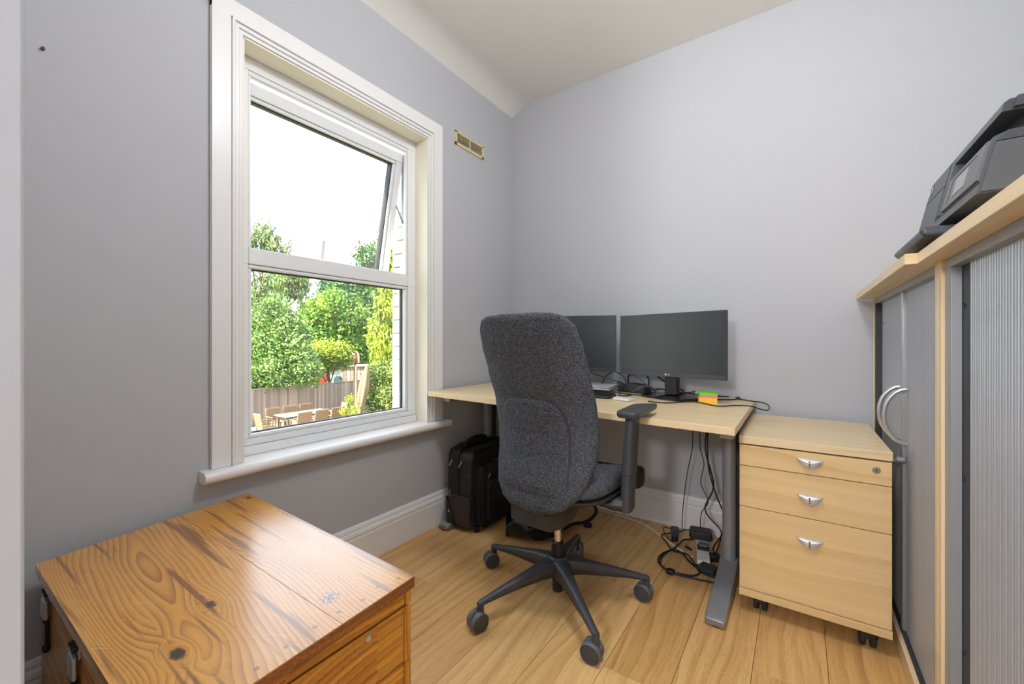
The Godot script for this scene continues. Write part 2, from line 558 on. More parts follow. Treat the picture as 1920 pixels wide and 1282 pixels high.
# ---------------------------------------------------------------- the room
func setting():
	# floor: oak-look boards running along the window wall
	var b := B.new()
	b.span(Vector3(-0.2, -0.12, -0.12), Vector3(LX + 0.1, -0.012, 3.8))
	var fl := struct(b, "floor", M.charcoal, "warm oak laminate floor boards running along the window wall", "floor")
	var r := RandomNumberGenerator.new()
	r.seed = 77
	var x := 0.0
	var row := 0
	while x < LX:
		var w := minf(0.192, LX - x)
		var z = -0.02 - [0.55, 0.1, 0.8, 0.35, 1.0][row % 5]
		while z < 3.75:
			var z0 := maxf(z, 0.0)
			var z1 := minf(z + 1.28, 3.75)
			if z1 - z0 > 0.02:
				b = B.new()
				b.g = 2
				b.uo = Vector2(r.randf_range(0.05, 0.3) - z0 / 2.0, r.randf_range(0.0, 0.7) - x / 0.8)
				b.span(Vector3(x + 0.0005, -0.012, z0 + 0.0005), Vector3(x + w - 0.0005, 0.0, z1 - 0.0005), 0.0008)
				part(b, "plank", M.oak[r.randi() % 3], fl)
			z += 1.28
		x += 0.192
		row += 1
	# window wall with its opening, outer face painted brick
	var z0 := 0.815
	var z1 := 1.715
	var y0 := 0.54
	var y1 := 2.11
	b = B.new()
	b.span(Vector3(-0.27, -0.1, -0.2), Vector3(0, 2.182, z0))
	b.span(Vector3(-0.27, 2.247, -0.2), Vector3(0, 2.75, z0))
	b.span(Vector3(-0.27, 2.182, -0.2), Vector3(0, 2.247, 0.335))
	b.span(Vector3(-0.27, 2.182, 0.585), Vector3(0, 2.247, z0))
	b.span(Vector3(-0.27, 2.182, 0.335), Vector3(-0.235, 2.247, 0.585))
	b.span(Vector3(-0.27, -0.1, z1), Vector3(0, 2.75, 3.8))
	b.span(Vector3(-0.27, -0.1, z0), Vector3(0, y0, z1))
	b.span(Vector3(-0.145, y1, z0), Vector3(0, 2.75, z1))
	b.span(Vector3(-0.27, y1 + 0.2, z0), Vector3(-0.145, 2.75, z1))
	var wl := struct(b, "wall_left", M.wall, "pale grey window wall", "wall")
	var bm := B.new()
	bm.box(Vector3.ZERO, Vector3(0.122, 0.071, 0.012), 0.003)
	var brick := bm.mesh()
	var yb := y0 + 0.035
	while yb < y1 + 0.19:
		for side in [[z0 + 0.006, 1.0], [z1 - 0.006, -1.0]]:
			var o := part(brick, "brick", M.brick, wl)
			o.position = Vector3(-0.205, yb, side[0])
		yb += 0.075
	b = B.new()
	b.span(Vector3(-0.02, -0.1, -0.12), Vector3(LX + 0.12, 2.75, 0))
	struct(b, "wall_back", M.wall, "pale grey wall behind the desk", "wall")
	b = B.new()
	b.span(Vector3(LX, -0.1, -0.1), Vector3(LX + 0.12, 2.75, 3.8))
	struct(b, "wall_right", M.wall, "pale grey wall behind the cupboards", "wall")
	# front wall with the doorway in which the camera stands
	b = B.new()
	b.span(Vector3(0, 0, FZ), Vector3(1.20, CY + 0.05, FZ + 0.12))
	b.span(Vector3(2.12, 0, FZ), Vector3(LX, CY + 0.05, FZ + 0.12))
	b.span(Vector3(1.20, 2.03, FZ), Vector3(2.12, CY + 0.05, FZ + 0.12))
	struct(b, "wall_front", M.wall, "pale grey wall with the doorway", "wall")
	b = B.new()
	b.span(Vector3(1.20, 0, FZ + 0.0005), Vector3(1.21, 2.02, FZ + 0.124), 0.002)
	b.span(Vector3(2.11, 0, FZ - 0.004), Vector3(2.12, 2.02, FZ + 0.124), 0.002)
	b.span(Vector3(1.20, 2.02, FZ - 0.004), Vector3(2.12, 2.03, FZ + 0.124), 0.002)
	struct(b, "door_1", M.wall, "white painted door lining at the doorway edge", "door frame")
	b = B.new()
	b.span(Vector3(-0.1, -0.1, 3.75), Vector3(LX + 0.1, 2.75, 3.85))
	struct(b, "wall_landing", M.wall)
	# ceiling, curved down to the window wall
	b = B.new()
	b.span(Vector3(0.14, CY, -0.1), Vector3(LX + 0.1, CY + 0.1, 3.8))
	var prev := Vector3(-0.02, 2.575, 0)
	var pn := Vector3(0.6, -0.8, 0).normalized()
	for k in 9:
		var s := k / 8.0
		var q := Vector3(0.15 * s, 2.584 + (CY - 2.584) * sin(s * PI / 2), 0)
		var nn := Vector3(0.75 * (1 - s), -1, 0).normalized()
		b.quad(prev, q, q + Vector3(0, 0, 3.8), prev + Vector3(0, 0, 3.8), pn, nn, nn, pn)
		b.quad(prev + Vector3.UP * 0.1, q + Vector3.UP * 0.1, q + Vector3(0, 0.1, 3.8), prev + Vector3(0, 0.1, 3.8), Vector3.UP)
		prev = q
		pn = nn
	struct(b, "ceiling", M.ceil, "white ceiling curving down to the window wall", "ceiling")
	# skirting boards
	var prof := [Vector2(0, 0), Vector2(0.02, 0), Vector2(0.02, 0.125), Vector2(0.017, 0.132), Vector2(0.020, 0.138), Vector2(0.018, 0.15), Vector2(0.012, 0.158), Vector2(0.012, 0.166), Vector2(0.008, 0.178), Vector2(0, 0.18)]
	var b2 := B.new()
	b2.prism(PackedVector2Array(prof), 0.0, FZ, Transform3D())
	struct(b2, "baseboard_left", M.gloss_white, "white moulded skirting board under the window wall", "skirting")
	b = B.new()
	b.prism(PackedVector2Array(prof), 0.02, LX, Transform3D(Basis(Vector3(0, 0, 1), Vector3.UP, Vector3(1, 0, 0)), Vector3.ZERO))
	struct(b, "baseboard_back", M.gloss_white, "white moulded skirting board under the back wall", "skirting")

func window():
	var z0 := 0.815
	var z1 := 1.715
	# architrave: a flat board with stepped mouldings towards the opening
	var tr := Node3D.new()
	tr.name = "trim_1"
	tr.set_meta("kind", "structure")
	tr.set_meta("label", "white stepped architrave round the window")
	add_child(tr)
	var steps := [[0.0, 0.060, 0.020], [0.060, 0.070, 0.026], [0.070, 0.085, 0.018], [0.085, 0.100, 0.012]]
	for side in 2:
		var b := B.new()
		for s in steps:
			var a: float = s[0]
			var c: float = s[1]
			if side == 0:
				b.span(Vector3(0, 0.578, 1.8145 - c), Vector3(s[2], 2.217 - a, 1.8145 - a), 0.002)
			else:
				b.span(Vector3(0, 0.578, 0.709 + a), Vector3(s[2], 2.217 - a, 0.709 + c), 0.002)
		part(b, "upright", M.gloss_white, tr)
	var b := B.new()
	for s in steps:
		b.span(Vector3(0, 2.217 - s[1], 0.709 + s[0]), Vector3(s[2] + 0.0003, 2.217 - s[0], 1.8145 - s[0]), 0.002)
	part(b, "head_board", M.gloss_white, tr)
	var wn := Node3D.new()
	wn.name = "window_1"
	wn.set_meta("kind", "structure")
	wn.set_meta("label", "white window with a fixed lower pane and an open top sash")
	add_child(wn)
	# lining boards of the reveal
	b = B.new()
	b.span(Vector3(-0.085, 0.576, z0 - 0.002), Vector3(0.012, 2.11, z0 + 0.004))
	b.span(Vector3(-0.085, 0.576, z1 - 0.004), Vector3(0.012, 2.11, z1 + 0.002))
	b.span(Vector3(-0.085, 2.106, z0), Vector3(0.012, 2.112, z1))
	part(b, "reveal_lining", M.cream, wn)
	# sill board with a rounded nose
	b = B.new()
	var nose := PackedVector2Array([Vector2(0.0, 0.540), Vector2(0.036, 0.540)])
	for k in 9:
		var f := -PI / 2 + PI * k / 8
		nose.append(Vector2(0.040 + 0.019 * cos(f), 0.559 + 0.019 * sin(f)))
	nose.append(Vector2(0.0, 0.578))
	b.prism(nose, 0.672, 1.845)
	b.span(Vector3(-0.1, 0.545, z0), Vector3(0.0, 0.577, z1))
	part(b, "window_sill", M.gloss_white, wn)
	# fixed frame
	b = B.new()
	var xa := -0.14
	var xb := -0.08
	var a0z := z0 + 0.004
	var a1z := z1 - 0.004
	b.span(Vector3(xa, 0.577, a0z), Vector3(xb + 0.008, 0.613, a1z), 0.003)
	part(b, "cill_section", M.upvc, wn)
	b = B.new()
	b.span(Vector3(xa, 0.614, a0z), Vector3(xb, 0.640, a1z), 0.002)
	b.span(Vector3(xa, 2.058, a0z), Vector3(xb, 2.106, a1z), 0.002)
	for q in [[a0z, z0 + 0.058], [z1 - 0.056, a1z]]:
		b.span(Vector3(xa, 0.640, q[0]), Vector3(xb, 1.312, q[1]), 0.002)
		b.span(Vector3(-0.103, 1.312, q[0]), Vector3(xb, 2.058, q[1]), 0.002)
	b.span(Vector3(-0.118, 1.312, z0 + 0.058), Vector3(xb + 0.001, 1.376, z1 - 0.056), 0.004)
	part(b, "outer_frame", M.upvc, wn)
	var gz0 := 0.890
	var gz1 := 1.646
	b = B.new()
	b.span(Vector3(-0.112, 0.640, z0 + 0.0585), Vector3(xb - 0.004, 0.656, z1 - 0.0565), 0.004)
	b.span(Vector3(-0.112, 1.297, z0 + 0.0585), Vector3(xb - 0.004, 1.3115, z1 - 0.0565), 0.004)
	b.span(Vector3(-0.112, 0.6565, z0 + 0.0585), Vector3(xb - 0.004, 1.2965, gz0), 0.004)
	b.span(Vector3(-0.112, 0.6565, gz1), Vector3(xb - 0.004, 1.2965, z1 - 0.0565), 0.004)
	part(b, "glazing_bead", M.upvc, wn)
	b = B.new()
	b.span(Vector3(-0.102, 2.040, z0 + 0.0585), Vector3(xb - 0.004, 2.0575, z1 - 0.0565), 0.002)
	b.span(Vector3(-0.102, 1.3765, z0 + 0.0585), Vector3(xb - 0.004, 2.0395, z0 + 0.070), 0.002)
	b.span(Vector3(-0.102, 1.3765, z1 - 0.066), Vector3(xb - 0.004, 2.0395, z1 - 0.0565), 0.002)
	part(b, "rebate", M.upvc, wn)
	b = B.new()
	b.span(Vector3(-0.122, 0.655, gz0), Vector3(-0.106, 0.660, gz1))
	b.span(Vector3(-0.122, 1.292, gz0), Vector3(-0.106, 1.297, gz1))
	b.span(Vector3(-0.122, 0.660, gz0), Vector3(-0.106, 1.292, gz0 + 0.006))
	b.span(Vector3(-0.122, 0.660, gz1 - 0.005), Vector3(-0.106, 1.292, gz1))
	part(b, "gasket", M.gasket, wn)
	b = B.new()
	b.span(Vector3(-0.118, 0.645, gz0 - 0.008), Vector3(-0.114, 1.308, gz1 + 0.008))
	part(b, "lower_pane", M.glass, wn)
	# the open sash, hung at its top edge and pushed outwards
	var sash := Node3D.new()
	sash.name = "sash"
	wn.add_child(sash)
	sash.position = Vector3(-0.110, 2.030, 0)
	sash.rotation.z = deg_to_rad(-11.5)
	var sz0 := 0.874
	var sz1 := 1.690
	var sh := 0.700
	b = B.new()
	b.span(Vector3(-0.06, -0.046, sz0), Vector3(0, 0.0, sz1), 0.003)
	b.span(Vector3(-0.06, -sh, sz0), Vector3(0, -sh + 0.046, sz1), 0.003)
	b.span(Vector3(-0.06, -sh + 0.046, sz0), Vector3(0, -0.046, sz0 + 0.04), 0.003)
	b.span(Vector3(-0.06, -sh + 0.046, sz1 - 0.04), Vector3(0, -0.046, sz1), 0.003)
	part(b, "sash_frame", M.upvc, sash)
	b = B.new()
	b.span(Vector3(-0.03, -0.062, sz0 + 0.04), Vector3(-0.006, -0.046, sz1 - 0.04), 0.004)
	b.span(Vector3(-0.03, -sh + 0.046, sz0 + 0.04), Vector3(-0.006, -sh + 0.060, sz1 - 0.04), 0.004)
	b.span(Vector3(-0.03, -sh + 0.060, sz0 + 0.04), Vector3(-0.006, -0.062, sz0 + 0.055), 0.004)
	b.span(Vector3(-0.03, -sh + 0.060, sz1 - 0.055), Vector3(-0.006, -0.062, sz1 - 0.04), 0.004)
	part(b, "sash_bead", M.upvc, sash)
	b = B.new()
	b.span(Vector3(-0.052, -0.068, sz0 + 0.055), Vector3(-0.018, -0.062, sz1 - 0.055))
	b.span(Vector3(-0.052, -sh + 0.060, sz0 + 0.055), Vector3(-0.018, -sh + 0.066, sz1 - 0.055))
	b.span(Vector3(-0.052, -sh + 0.066, sz0 + 0.055), Vector3(-0.018, -0.068, sz0 + 0.061))
	b.span(Vector3(-0.052, -sh + 0.066, sz1 - 0.061), Vector3(-0.018, -0.068, sz1 - 0.055))
	part(b, "sash_gasket", M.gasket, sash)
	b = B.new()
	b.span(Vector3(-0.038, -sh + 0.05, sz0 + 0.05), Vector3(-0.034, -0.05, sz1 - 0.05))
	part(b, "sash_pane", M.glass, sash)
	b = B.new()
	var zc := 1.292
	b.span(Vector3(0.0, -sh + 0.008, zc - 0.012), Vector3(0.012, -sh + 0.042, zc + 0.012), 0.004)
	b.cyl(Vector3(0.010, -sh + 0.026, zc), Vector3(0.035, -sh + 0.026, zc), 0.009)
	b.span(Vector3(0.028, -sh + 0.02, zc - 0.009), Vector3(0.044, -sh + 0.156, zc + 0.009), 0.005)
	part(b, "sash_handle", M.gloss_white, sash)
	# friction stays: a track on the frame and two arms to the sash, each side
	for zz in [0.8765, 1.658]:
		b = B.new()
		b.span(Vector3(-0.128, 1.60, zz - 0.002), Vector3(-0.104, 2.03, zz))
		part(b, "stay_track", M.steel, wn)
		var a0 := Vector3(-0.118, 1.66, zz + 0.002)
		var a1 := Vector3(-0.185, 1.80, zz + 0.002)
		b = B.new()
		b.tube([a0, a1], 0.005, 6)
		b.tube([a1, Vector3(-0.125, 1.98, zz + 0.002)], 0.005, 6)
		part(b, "stay_arm", M.steel, wn)

func wall_things():
	# air vent high on the window wall
	var t := thing("air_vent", "small cream plastic air vent with two columns of louvres, high on window wall", "vent", Vector3(0, 2.212, 0.46))
	var b := B.new()
	for q in [[0.030, -0.132, 0.041, 0.132], [-0.041, -0.132, -0.024, 0.132], [-0.041, -0.132, 0.041, -0.116], [-0.041, 0.116, 0.041, 0.132], [-0.03, -0.004, 0.035, 0.004]]:
		b.span(Vector3(0, q[0], q[1]), Vector3(0.008, q[2], q[3]), 0.001)
	var vm := mat(rgb(222, 210, 158), 0.45)
	part(b, "vent_frame", vm, t)
	b = B.new()
	b.xf = Transform3D(Basis(Vector3(0, 0, 1), 0.25), Vector3.ZERO)
	b.span(Vector3(0.0062, -0.0014, -0.056), Vector3(0.0082, 0.0014, 0.056))
	var lm := b.mesh()
	for k in 5:
		for s in [-0.06, 0.06]:
			var o := part(lm, "louvre", vm, t)
			o.position = Vector3(0, 0.022 - k * 0.0105, s)
	for q in [[0.036, -0.127], [0.036, 0.127], [-0.036, -0.127], [-0.036, 0.127]]:
		b = B.new()
		b.cyl(Vector3(0.007, q[0], q[1]), Vector3(0.0095, q[0], q[1]), 0.0035, 10)
		part(b, "screw", M.steel, t)
	b = B.new()
	var np := on(80, 92, 0, 0.0)
	b.cyl(np, np + Vector3(0.008, 0, 0), 0.004, 8)
	lone(b, "wall_nail", M.charcoal, "small dark nail in the bare wall near the doorway", "nail")
# ---------------------------------------------------------------- wooden chest
func chest():
	var t := thing("wooden_chest", "varnished pine chest with knotty lid and black latches below the window", "chest")
	# lid corners: far, right, near, left (the far corner has warped up a little)
	var A := Vector3(0.026, 0.470, 1.706)
	var Bq := Vector3(0.890, 0.447, 1.700)
	var Cq := Vector3(0.917, 0.446, 2.200)
	var L := Vector3(0.058, 0.447, 2.212)
	var lid := Node3D.new()
	lid.name = "lid"
	t.add_child(lid)
	var seam := 0.395
	var cuts := [[0.0, seam - 0.0012], [seam + 0.0012, 1.0]]
	for c in cuts:
		var b := B.new()
		var q := [A.lerp(L, c[0]), Bq.lerp(Cq, c[0]), Bq.lerp(Cq, c[1]), A.lerp(L, c[1])]
		slab(b, q, 0.026, [Vector2(0, c[0]), Vector2(1, c[0]), Vector2(1, c[1]), Vector2(0, c[1])])
		part(b, "lid_board", M.lid, lid)
	# end grain of the lid boards, proud of their right end, and the lid's rim
	var b := B.new()
	b.us = Vector2(1.0, 0.4)
	b.g = 2
	var e := Vector3(0.0022, 0, 0)
	var dn := Vector3(0, -0.0255, 0)
	var up := Vector3(0, -0.0006, 0)
	b.quad(Bq + e + up, Cq + e + up, Cq + e + dn, Bq + e + dn, Vector3.RIGHT)
	b.quad(Bq + up, Cq + up, Cq + e + up, Bq + e + up, Vector3.UP)
	part(b, "end_grain", M.end_grain, lid)
	b = B.new()
	b.g = 2
	b.span(Vector3(0.868, 0.386, 1.722), Vector3(0.884, 0.421, 2.19), 0.002)
	part(b, "rim_side", M.pine, lid)
	b = B.new()
	b.span(Vector3(0.05, 0.386, 2.178), Vector3(0.886, 0.4205, 2.200), 0.002)
	part(b, "rim_board", M.pine, lid)
	b = B.new()
	b.span(Vector3(0.04, 0.386, 1.705), Vector3(0.886, 0.4205, 1.7215), 0.002)
	part(b, "rim_board", M.pine, lid)
	# body: boards with small gaps
	var y := 0.0
	for k in 3:
		var hh: float = [0.12, 0.13, 0.132][k]
		var s := B.new()
		s.g = 2
		s.uo = Vector2(0.1, 0.23 * k)
		s.span(Vector3(0.862, y + 0.0008, 1.722), Vector3(0.882, y + hh - 0.0008, 2.182), 0.0015)
		part(s, "side_board", M.pine, t)
		for zz in [[1.705, 1.7245], [2.180, 2.200]]:
			s = B.new()
			s.uo = Vector2(0.2, 0.3 * k + 0.1)
			s.span(Vector3(0.045, y + 0.0008, zz[0]), Vector3(0.886, y + hh - 0.0008, zz[1]), 0.0015)
			part(s, "front_board" if zz[0] > 2 else "back_board", M.pine, t)
		s = B.new()
		s.g = 2
		s.span(Vector3(0.045, y + 0.0008, 1.722), Vector3(0.065, y + hh - 0.0008, 2.182))
		part(s, "side_board", M.pine, t)
		y += hh
	b = B.new()
	b.span(Vector3(0.06, 0.01, 1.72), Vector3(0.87, 0.03, 2.185))
	part(b, "bottom_board", M.pine, t)
	b = B.new()
	b.lathe([Vector2(0, 0.004), Vector2(0.004, 0.0035), Vector2(0.0075, 0.0015), Vector2(0.008, 0)], 16, b.frame(Vector3(0.882, 0.366, 1.822), Vector3(0.9, 0.366, 1.822)))
	part(b, "round_stud", M.silver, t)
	# two latches on the front
	for xx in [0.165, 0.475]:
		var la := Node3D.new()
		la.name = "latch"
		t.add_child(la, true)
		la.position = Vector3(xx, 0.36, 2.2)
		b = B.new()
		b.span(Vector3(-0.022, 0.03, 0), Vector3(0.022, 0.058, 0.004), 0.001)
		b.span(Vector3(-0.020, -0.012, 0.004), Vector3(0.020, 0.036, 0.014), 0.004)
		part(b, "latch_plate", M.silver, la)
		b = B.new()
		for k in 3:
			var kb := B.new()
			kb.cyl(Vector3(-0.016 + k * 0.016, 0.05, 0.003), Vector3(-0.016 + k * 0.016, 0.05, 0.012), 0.005, 10)
			part(kb, "rivet", M.black, la)
		b.span(Vector3(-0.006, -0.085, 0.001), Vector3(0.006, -0.008, 0.009), 0.003)
		b.cyl(Vector3(-0.018, -0.012, 0.008), Vector3(0.018, -0.012, 0.008), 0.006, 10)
		b.soft(Vector3(0, -0.085, 0.007), Vector3(0.02, 0.02, 0.014), 0.8, 10, 6)
		part(b, "latch_hook", M.black, la)

func slab(b: B, q: Array, thick: float, uvs: Array):
	# a board with four given top corners and texture corners; sides and underside follow
	var start := b.v.size()
	var nn := Vector3.UP
	var d := Vector3.DOWN * thick
	b.quad(q[0], q[1], q[2], q[3], nn)
	var order := [uvs[0], uvs[1], uvs[2], uvs[0], uvs[2], uvs[3]]
	# match texture corners to the emitted order
	for k in 6:
		var best := 0
		for m in 4:
			if b.v[start + k].distance_to(q[m]) < b.v[start + k].distance_to(q[best]): best = m
		b.uv[start + k] = uvs[best]
	for k in 4:
		var a: Vector3 = q[k]
		var c: Vector3 = q[(k + 1) % 4]
		var s2 := b.v.size()
		var sn := (c - a).cross(Vector3.UP).normalized()
		if sn.dot((a + c) * 0.5 - (q[0] + q[2]) * 0.5) < 0: sn = -sn
		b.quad(a, c, c + d, a + d, sn)
		for m in 6:
			var w := b.v[s2 + m]
			var f := 0.0 if Vector2(w.x - a.x, w.z - a.z).length() < 0.01 else 1.0
			b.uv[s2 + m] = uvs[k].lerp(uvs[(k + 1) % 4], f) + Vector2(0, 0.05 if w.y < minf(a.y, c.y) - thick * 0.5 else 0.0)
	b.quad(q[0] + d, q[1] + d, q[2] + d, q[3] + d, Vector3.DOWN)

# ---------------------------------------------------------------- desk
func desk():
	var t := thing("office_desk", "pale maple desk with grey metal legs against the back wall", "desk")
	var tilt := Basis(Vector3(0, 0, 1), -0.0178)
	var top := B.new()
	top.xf = Transform3D(tilt, Vector3(0.028, 0.7495, 0.024))
	top.span(Vector3(0, -0.026, 0), Vector3(1.452, 0, 0.806), 0.0018)
	part(top, "desktop", M.maple, t)
	var b := B.new()
	b.xf = top.xf
	b.span(Vector3(1.392, -0.058, 0.10), Vector3(1.438, -0.027, 0.72), 0.004)
	part(b, "end_bracket", M.grey_metal, t)
	b = B.new()
	b.xf = top.xf
	b.span(Vector3(0.03, -0.062, 0.10), Vector3(0.078, -0.027, 0.72), 0.004)
	part(b, "end_bracket", M.grey_metal, t)
	b = B.new()
	b.xf = top.xf
	b.span(Vector3(1.4382, -0.046, 0.16), Vector3(1.4400, -0.030, 0.42))
	part(b, "bracket_slot", M.charcoal, t)
	b = B.new()
	b.xf = top.xf
	b.span(Vector3(0.07, -0.075, 0.25), Vector3(1.41, -0.03, 0.29), 0.004)
	part(b, "cross_beam", M.grey_metal, t)
	for x in [0.085, 1.409]:
		b = B.new()
		b.cyl(Vector3(x, 0.05, 0.395), Vector3(x, desk_y(x) - 0.06, 0.395), 0.0265, 24)
		part(b, "leg_column", M.grey_metal, t)
		b = B.new()
		b.span(Vector3(x + 0.022, 0.06, 0.34), Vector3(x + 0.034, desk_y(x) - 0.07, 0.375), 0.002)
		part(b, "cable_cover", M.charcoal, t)
		# foot: a long bar, thick at the column and thin at its ends
		b = B.new()
		var prof := [[0.05, 0.030, 0.031], [0.06, 0.036, 0.033], [0.32, 0.062, 0.0355], [0.345, 0.085, 0.0355], [0.42, 0.085, 0.0355], [0.47, 0.062, 0.0355], [0.74, 0.036, 0.034], [0.768, 0.032, 0.033], [0.776, 0.026, 0.030]]
		var rings := []
		for q in prof:
			var w: float = q[2]
			var c := 0.006
			rings.append([Vector3(x - w, 0.008, q[0]), Vector3(x - w, q[1] - c, q[0]), Vector3(x - w + c, q[1], q[0]), Vector3(x + w - c, q[1], q[0]), Vector3(x + w, q[1] - c, q[0]), Vector3(x + w, 0.008, q[0])])
		b.loft(rings)
		part(b, "foot", M.grey_metal, t)
		for z in [0.09, 0.745]:
			b = B.new()
			b.cyl(Vector3(x, 0, z), Vector3(x, 0.012, z), 0.024, 14)
			part(b, "foot_pad", M.black, t)

# ---------------------------------------------------------------- drawer pedestal
func pedestal():
	var t := thing("drawer_pedestal", "beech drawer unit on castors with three drawers, right of the desk", "drawer unit")
	var x0 := 1.469
	var x1 := 1.900
	var zf := 0.62
	var b := B.new()
	b.uo = Vector2(0.0, 0.2)
	b.span(Vector3(x0, 0.632, 0.055), Vector3(x1, 0.662, zf), 0.0015)
	part(b, "top", M.maple, t)
	b = B.new()
	b.span(Vector3(x0 + 0.002, 0.064, 0.06), Vector3(x0 + 0.02, 0.632, zf - 0.022))
	b.span(Vector3(x1 - 0.02, 0.064, 0.06), Vector3(x1 - 0.002, 0.632, zf - 0.022))
	b.span(Vector3(x0 + 0.002, 0.064, 0.06), Vector3(x1 - 0.002, 0.632, 0.075))
	part(b, "carcass", M.beech, t)
	b = B.new()
	b.span(Vector3(x0 + 0.018, 0.09, zf - 0.03), Vector3(x1 - 0.018, 0.632, zf - 0.024))
	part(b, "inner_board", M.charcoal, t)
	b = B.new()
	b.span(Vector3(x0, 0.064, 0.06), Vector3(x1, 0.091, zf), 0.0015)
	part(b, "base_board", M.beech, t)
	var ys := [[0.5515, 0.627], [0.399, 0.549], [0.0935, 0.3965]]
	var hy := [0.592, 0.466, 0.315]
	for k in 3:
		b = B.new()
		b.uo = Vector2(0.11 * k - 0.5, 0.31 * k)
		b.span(Vector3(x0 + 0.002, ys[k][0], zf - 0.02), Vector3(x1 - 0.002, ys[k][1], zf - 0.001), 0.001)
		var d := part(b, "drawer", M.beech, t)
		# bulging three-cornered pull, point down
		b = B.new()
		var c := Vector3(1.685, hy[k], zf - 0.001)
		var outline := []
		var cor := [Vector2(-0.040, 0.015), Vector2(0.040, 0.013), Vector2(0.002, -0.025)]
		for m in 3:
			var pa: Vector2 = cor[m]
			var pb: Vector2 = cor[(m + 1) % 3]
			for st in 8:
				var w := pa.lerp(pb, 0.06 + 0.88 * st / 7.0)
				if m > 0: w += w.normalized() * 0.005 * sin(PI * st / 7.0)
				outline.append(w)
		var rings := []
		for q in [[1.0, 0.0], [1.0, 0.004], [0.94, 0.009], [0.75, 0.0125], [0.4, 0.0145], [0.05, 0.015]]:
			var ring := []
			for w in outline: ring.append(c + Vector3(w.x * q[0], w.y * q[0], q[1]))
			rings.append(ring)
		b.loft(rings)
		part(b, "handle", M.pull, d)
		for m in 3:
			b = B.new()
			b.box(c + Vector3(0.0, 0.006 - m * 0.0075, 0.0145), Vector3(0.005, 0.005, 0.003))
			part(b, "inlay", mat(rgb(120, 72, 40), 0.5), d)
	b = B.new()
	b.cyl(Vector3(1.860, 0.599, zf - 0.004), Vector3(1.860, 0.599, zf + 0.003), 0.0105, 20, -1, 0.001)
	var lk := part(b, "lock", M.steel, t)
	b = B.new()
	b.box(Vector3(1.860, 0.598, zf + 0.0032), Vector3(0.002, 0.009, 0.001))
	part(b, "keyhole", M.black, lk)
	for q in [[1.535, 0.56], [1.842, 0.575], [1.535, 0.12], [1.842, 0.12]]:
		var cs := Node3D.new()
		cs.name = "castor"
		t.add_child(cs, true)
		cs.position = Vector3(q[0], 0, q[1])
		b = B.new()
		b.cyl(Vector3(-0.022, 0.024, 0), Vector3(-0.006, 0.024, 0), 0.024, 18, -1, 0.003)
		b.cyl(Vector3(0.006, 0.024, 0), Vector3(0.022, 0.024, 0), 0.024, 18, -1, 0.003)
		part(b, "wheel", M.rubber, cs)
		b = B.new()
		b.span(Vector3(-0.024, 0.03, -0.02), Vector3(0.024, 0.064, 0.026), 0.008)
		part(b, "castor_hood", M.black, cs)

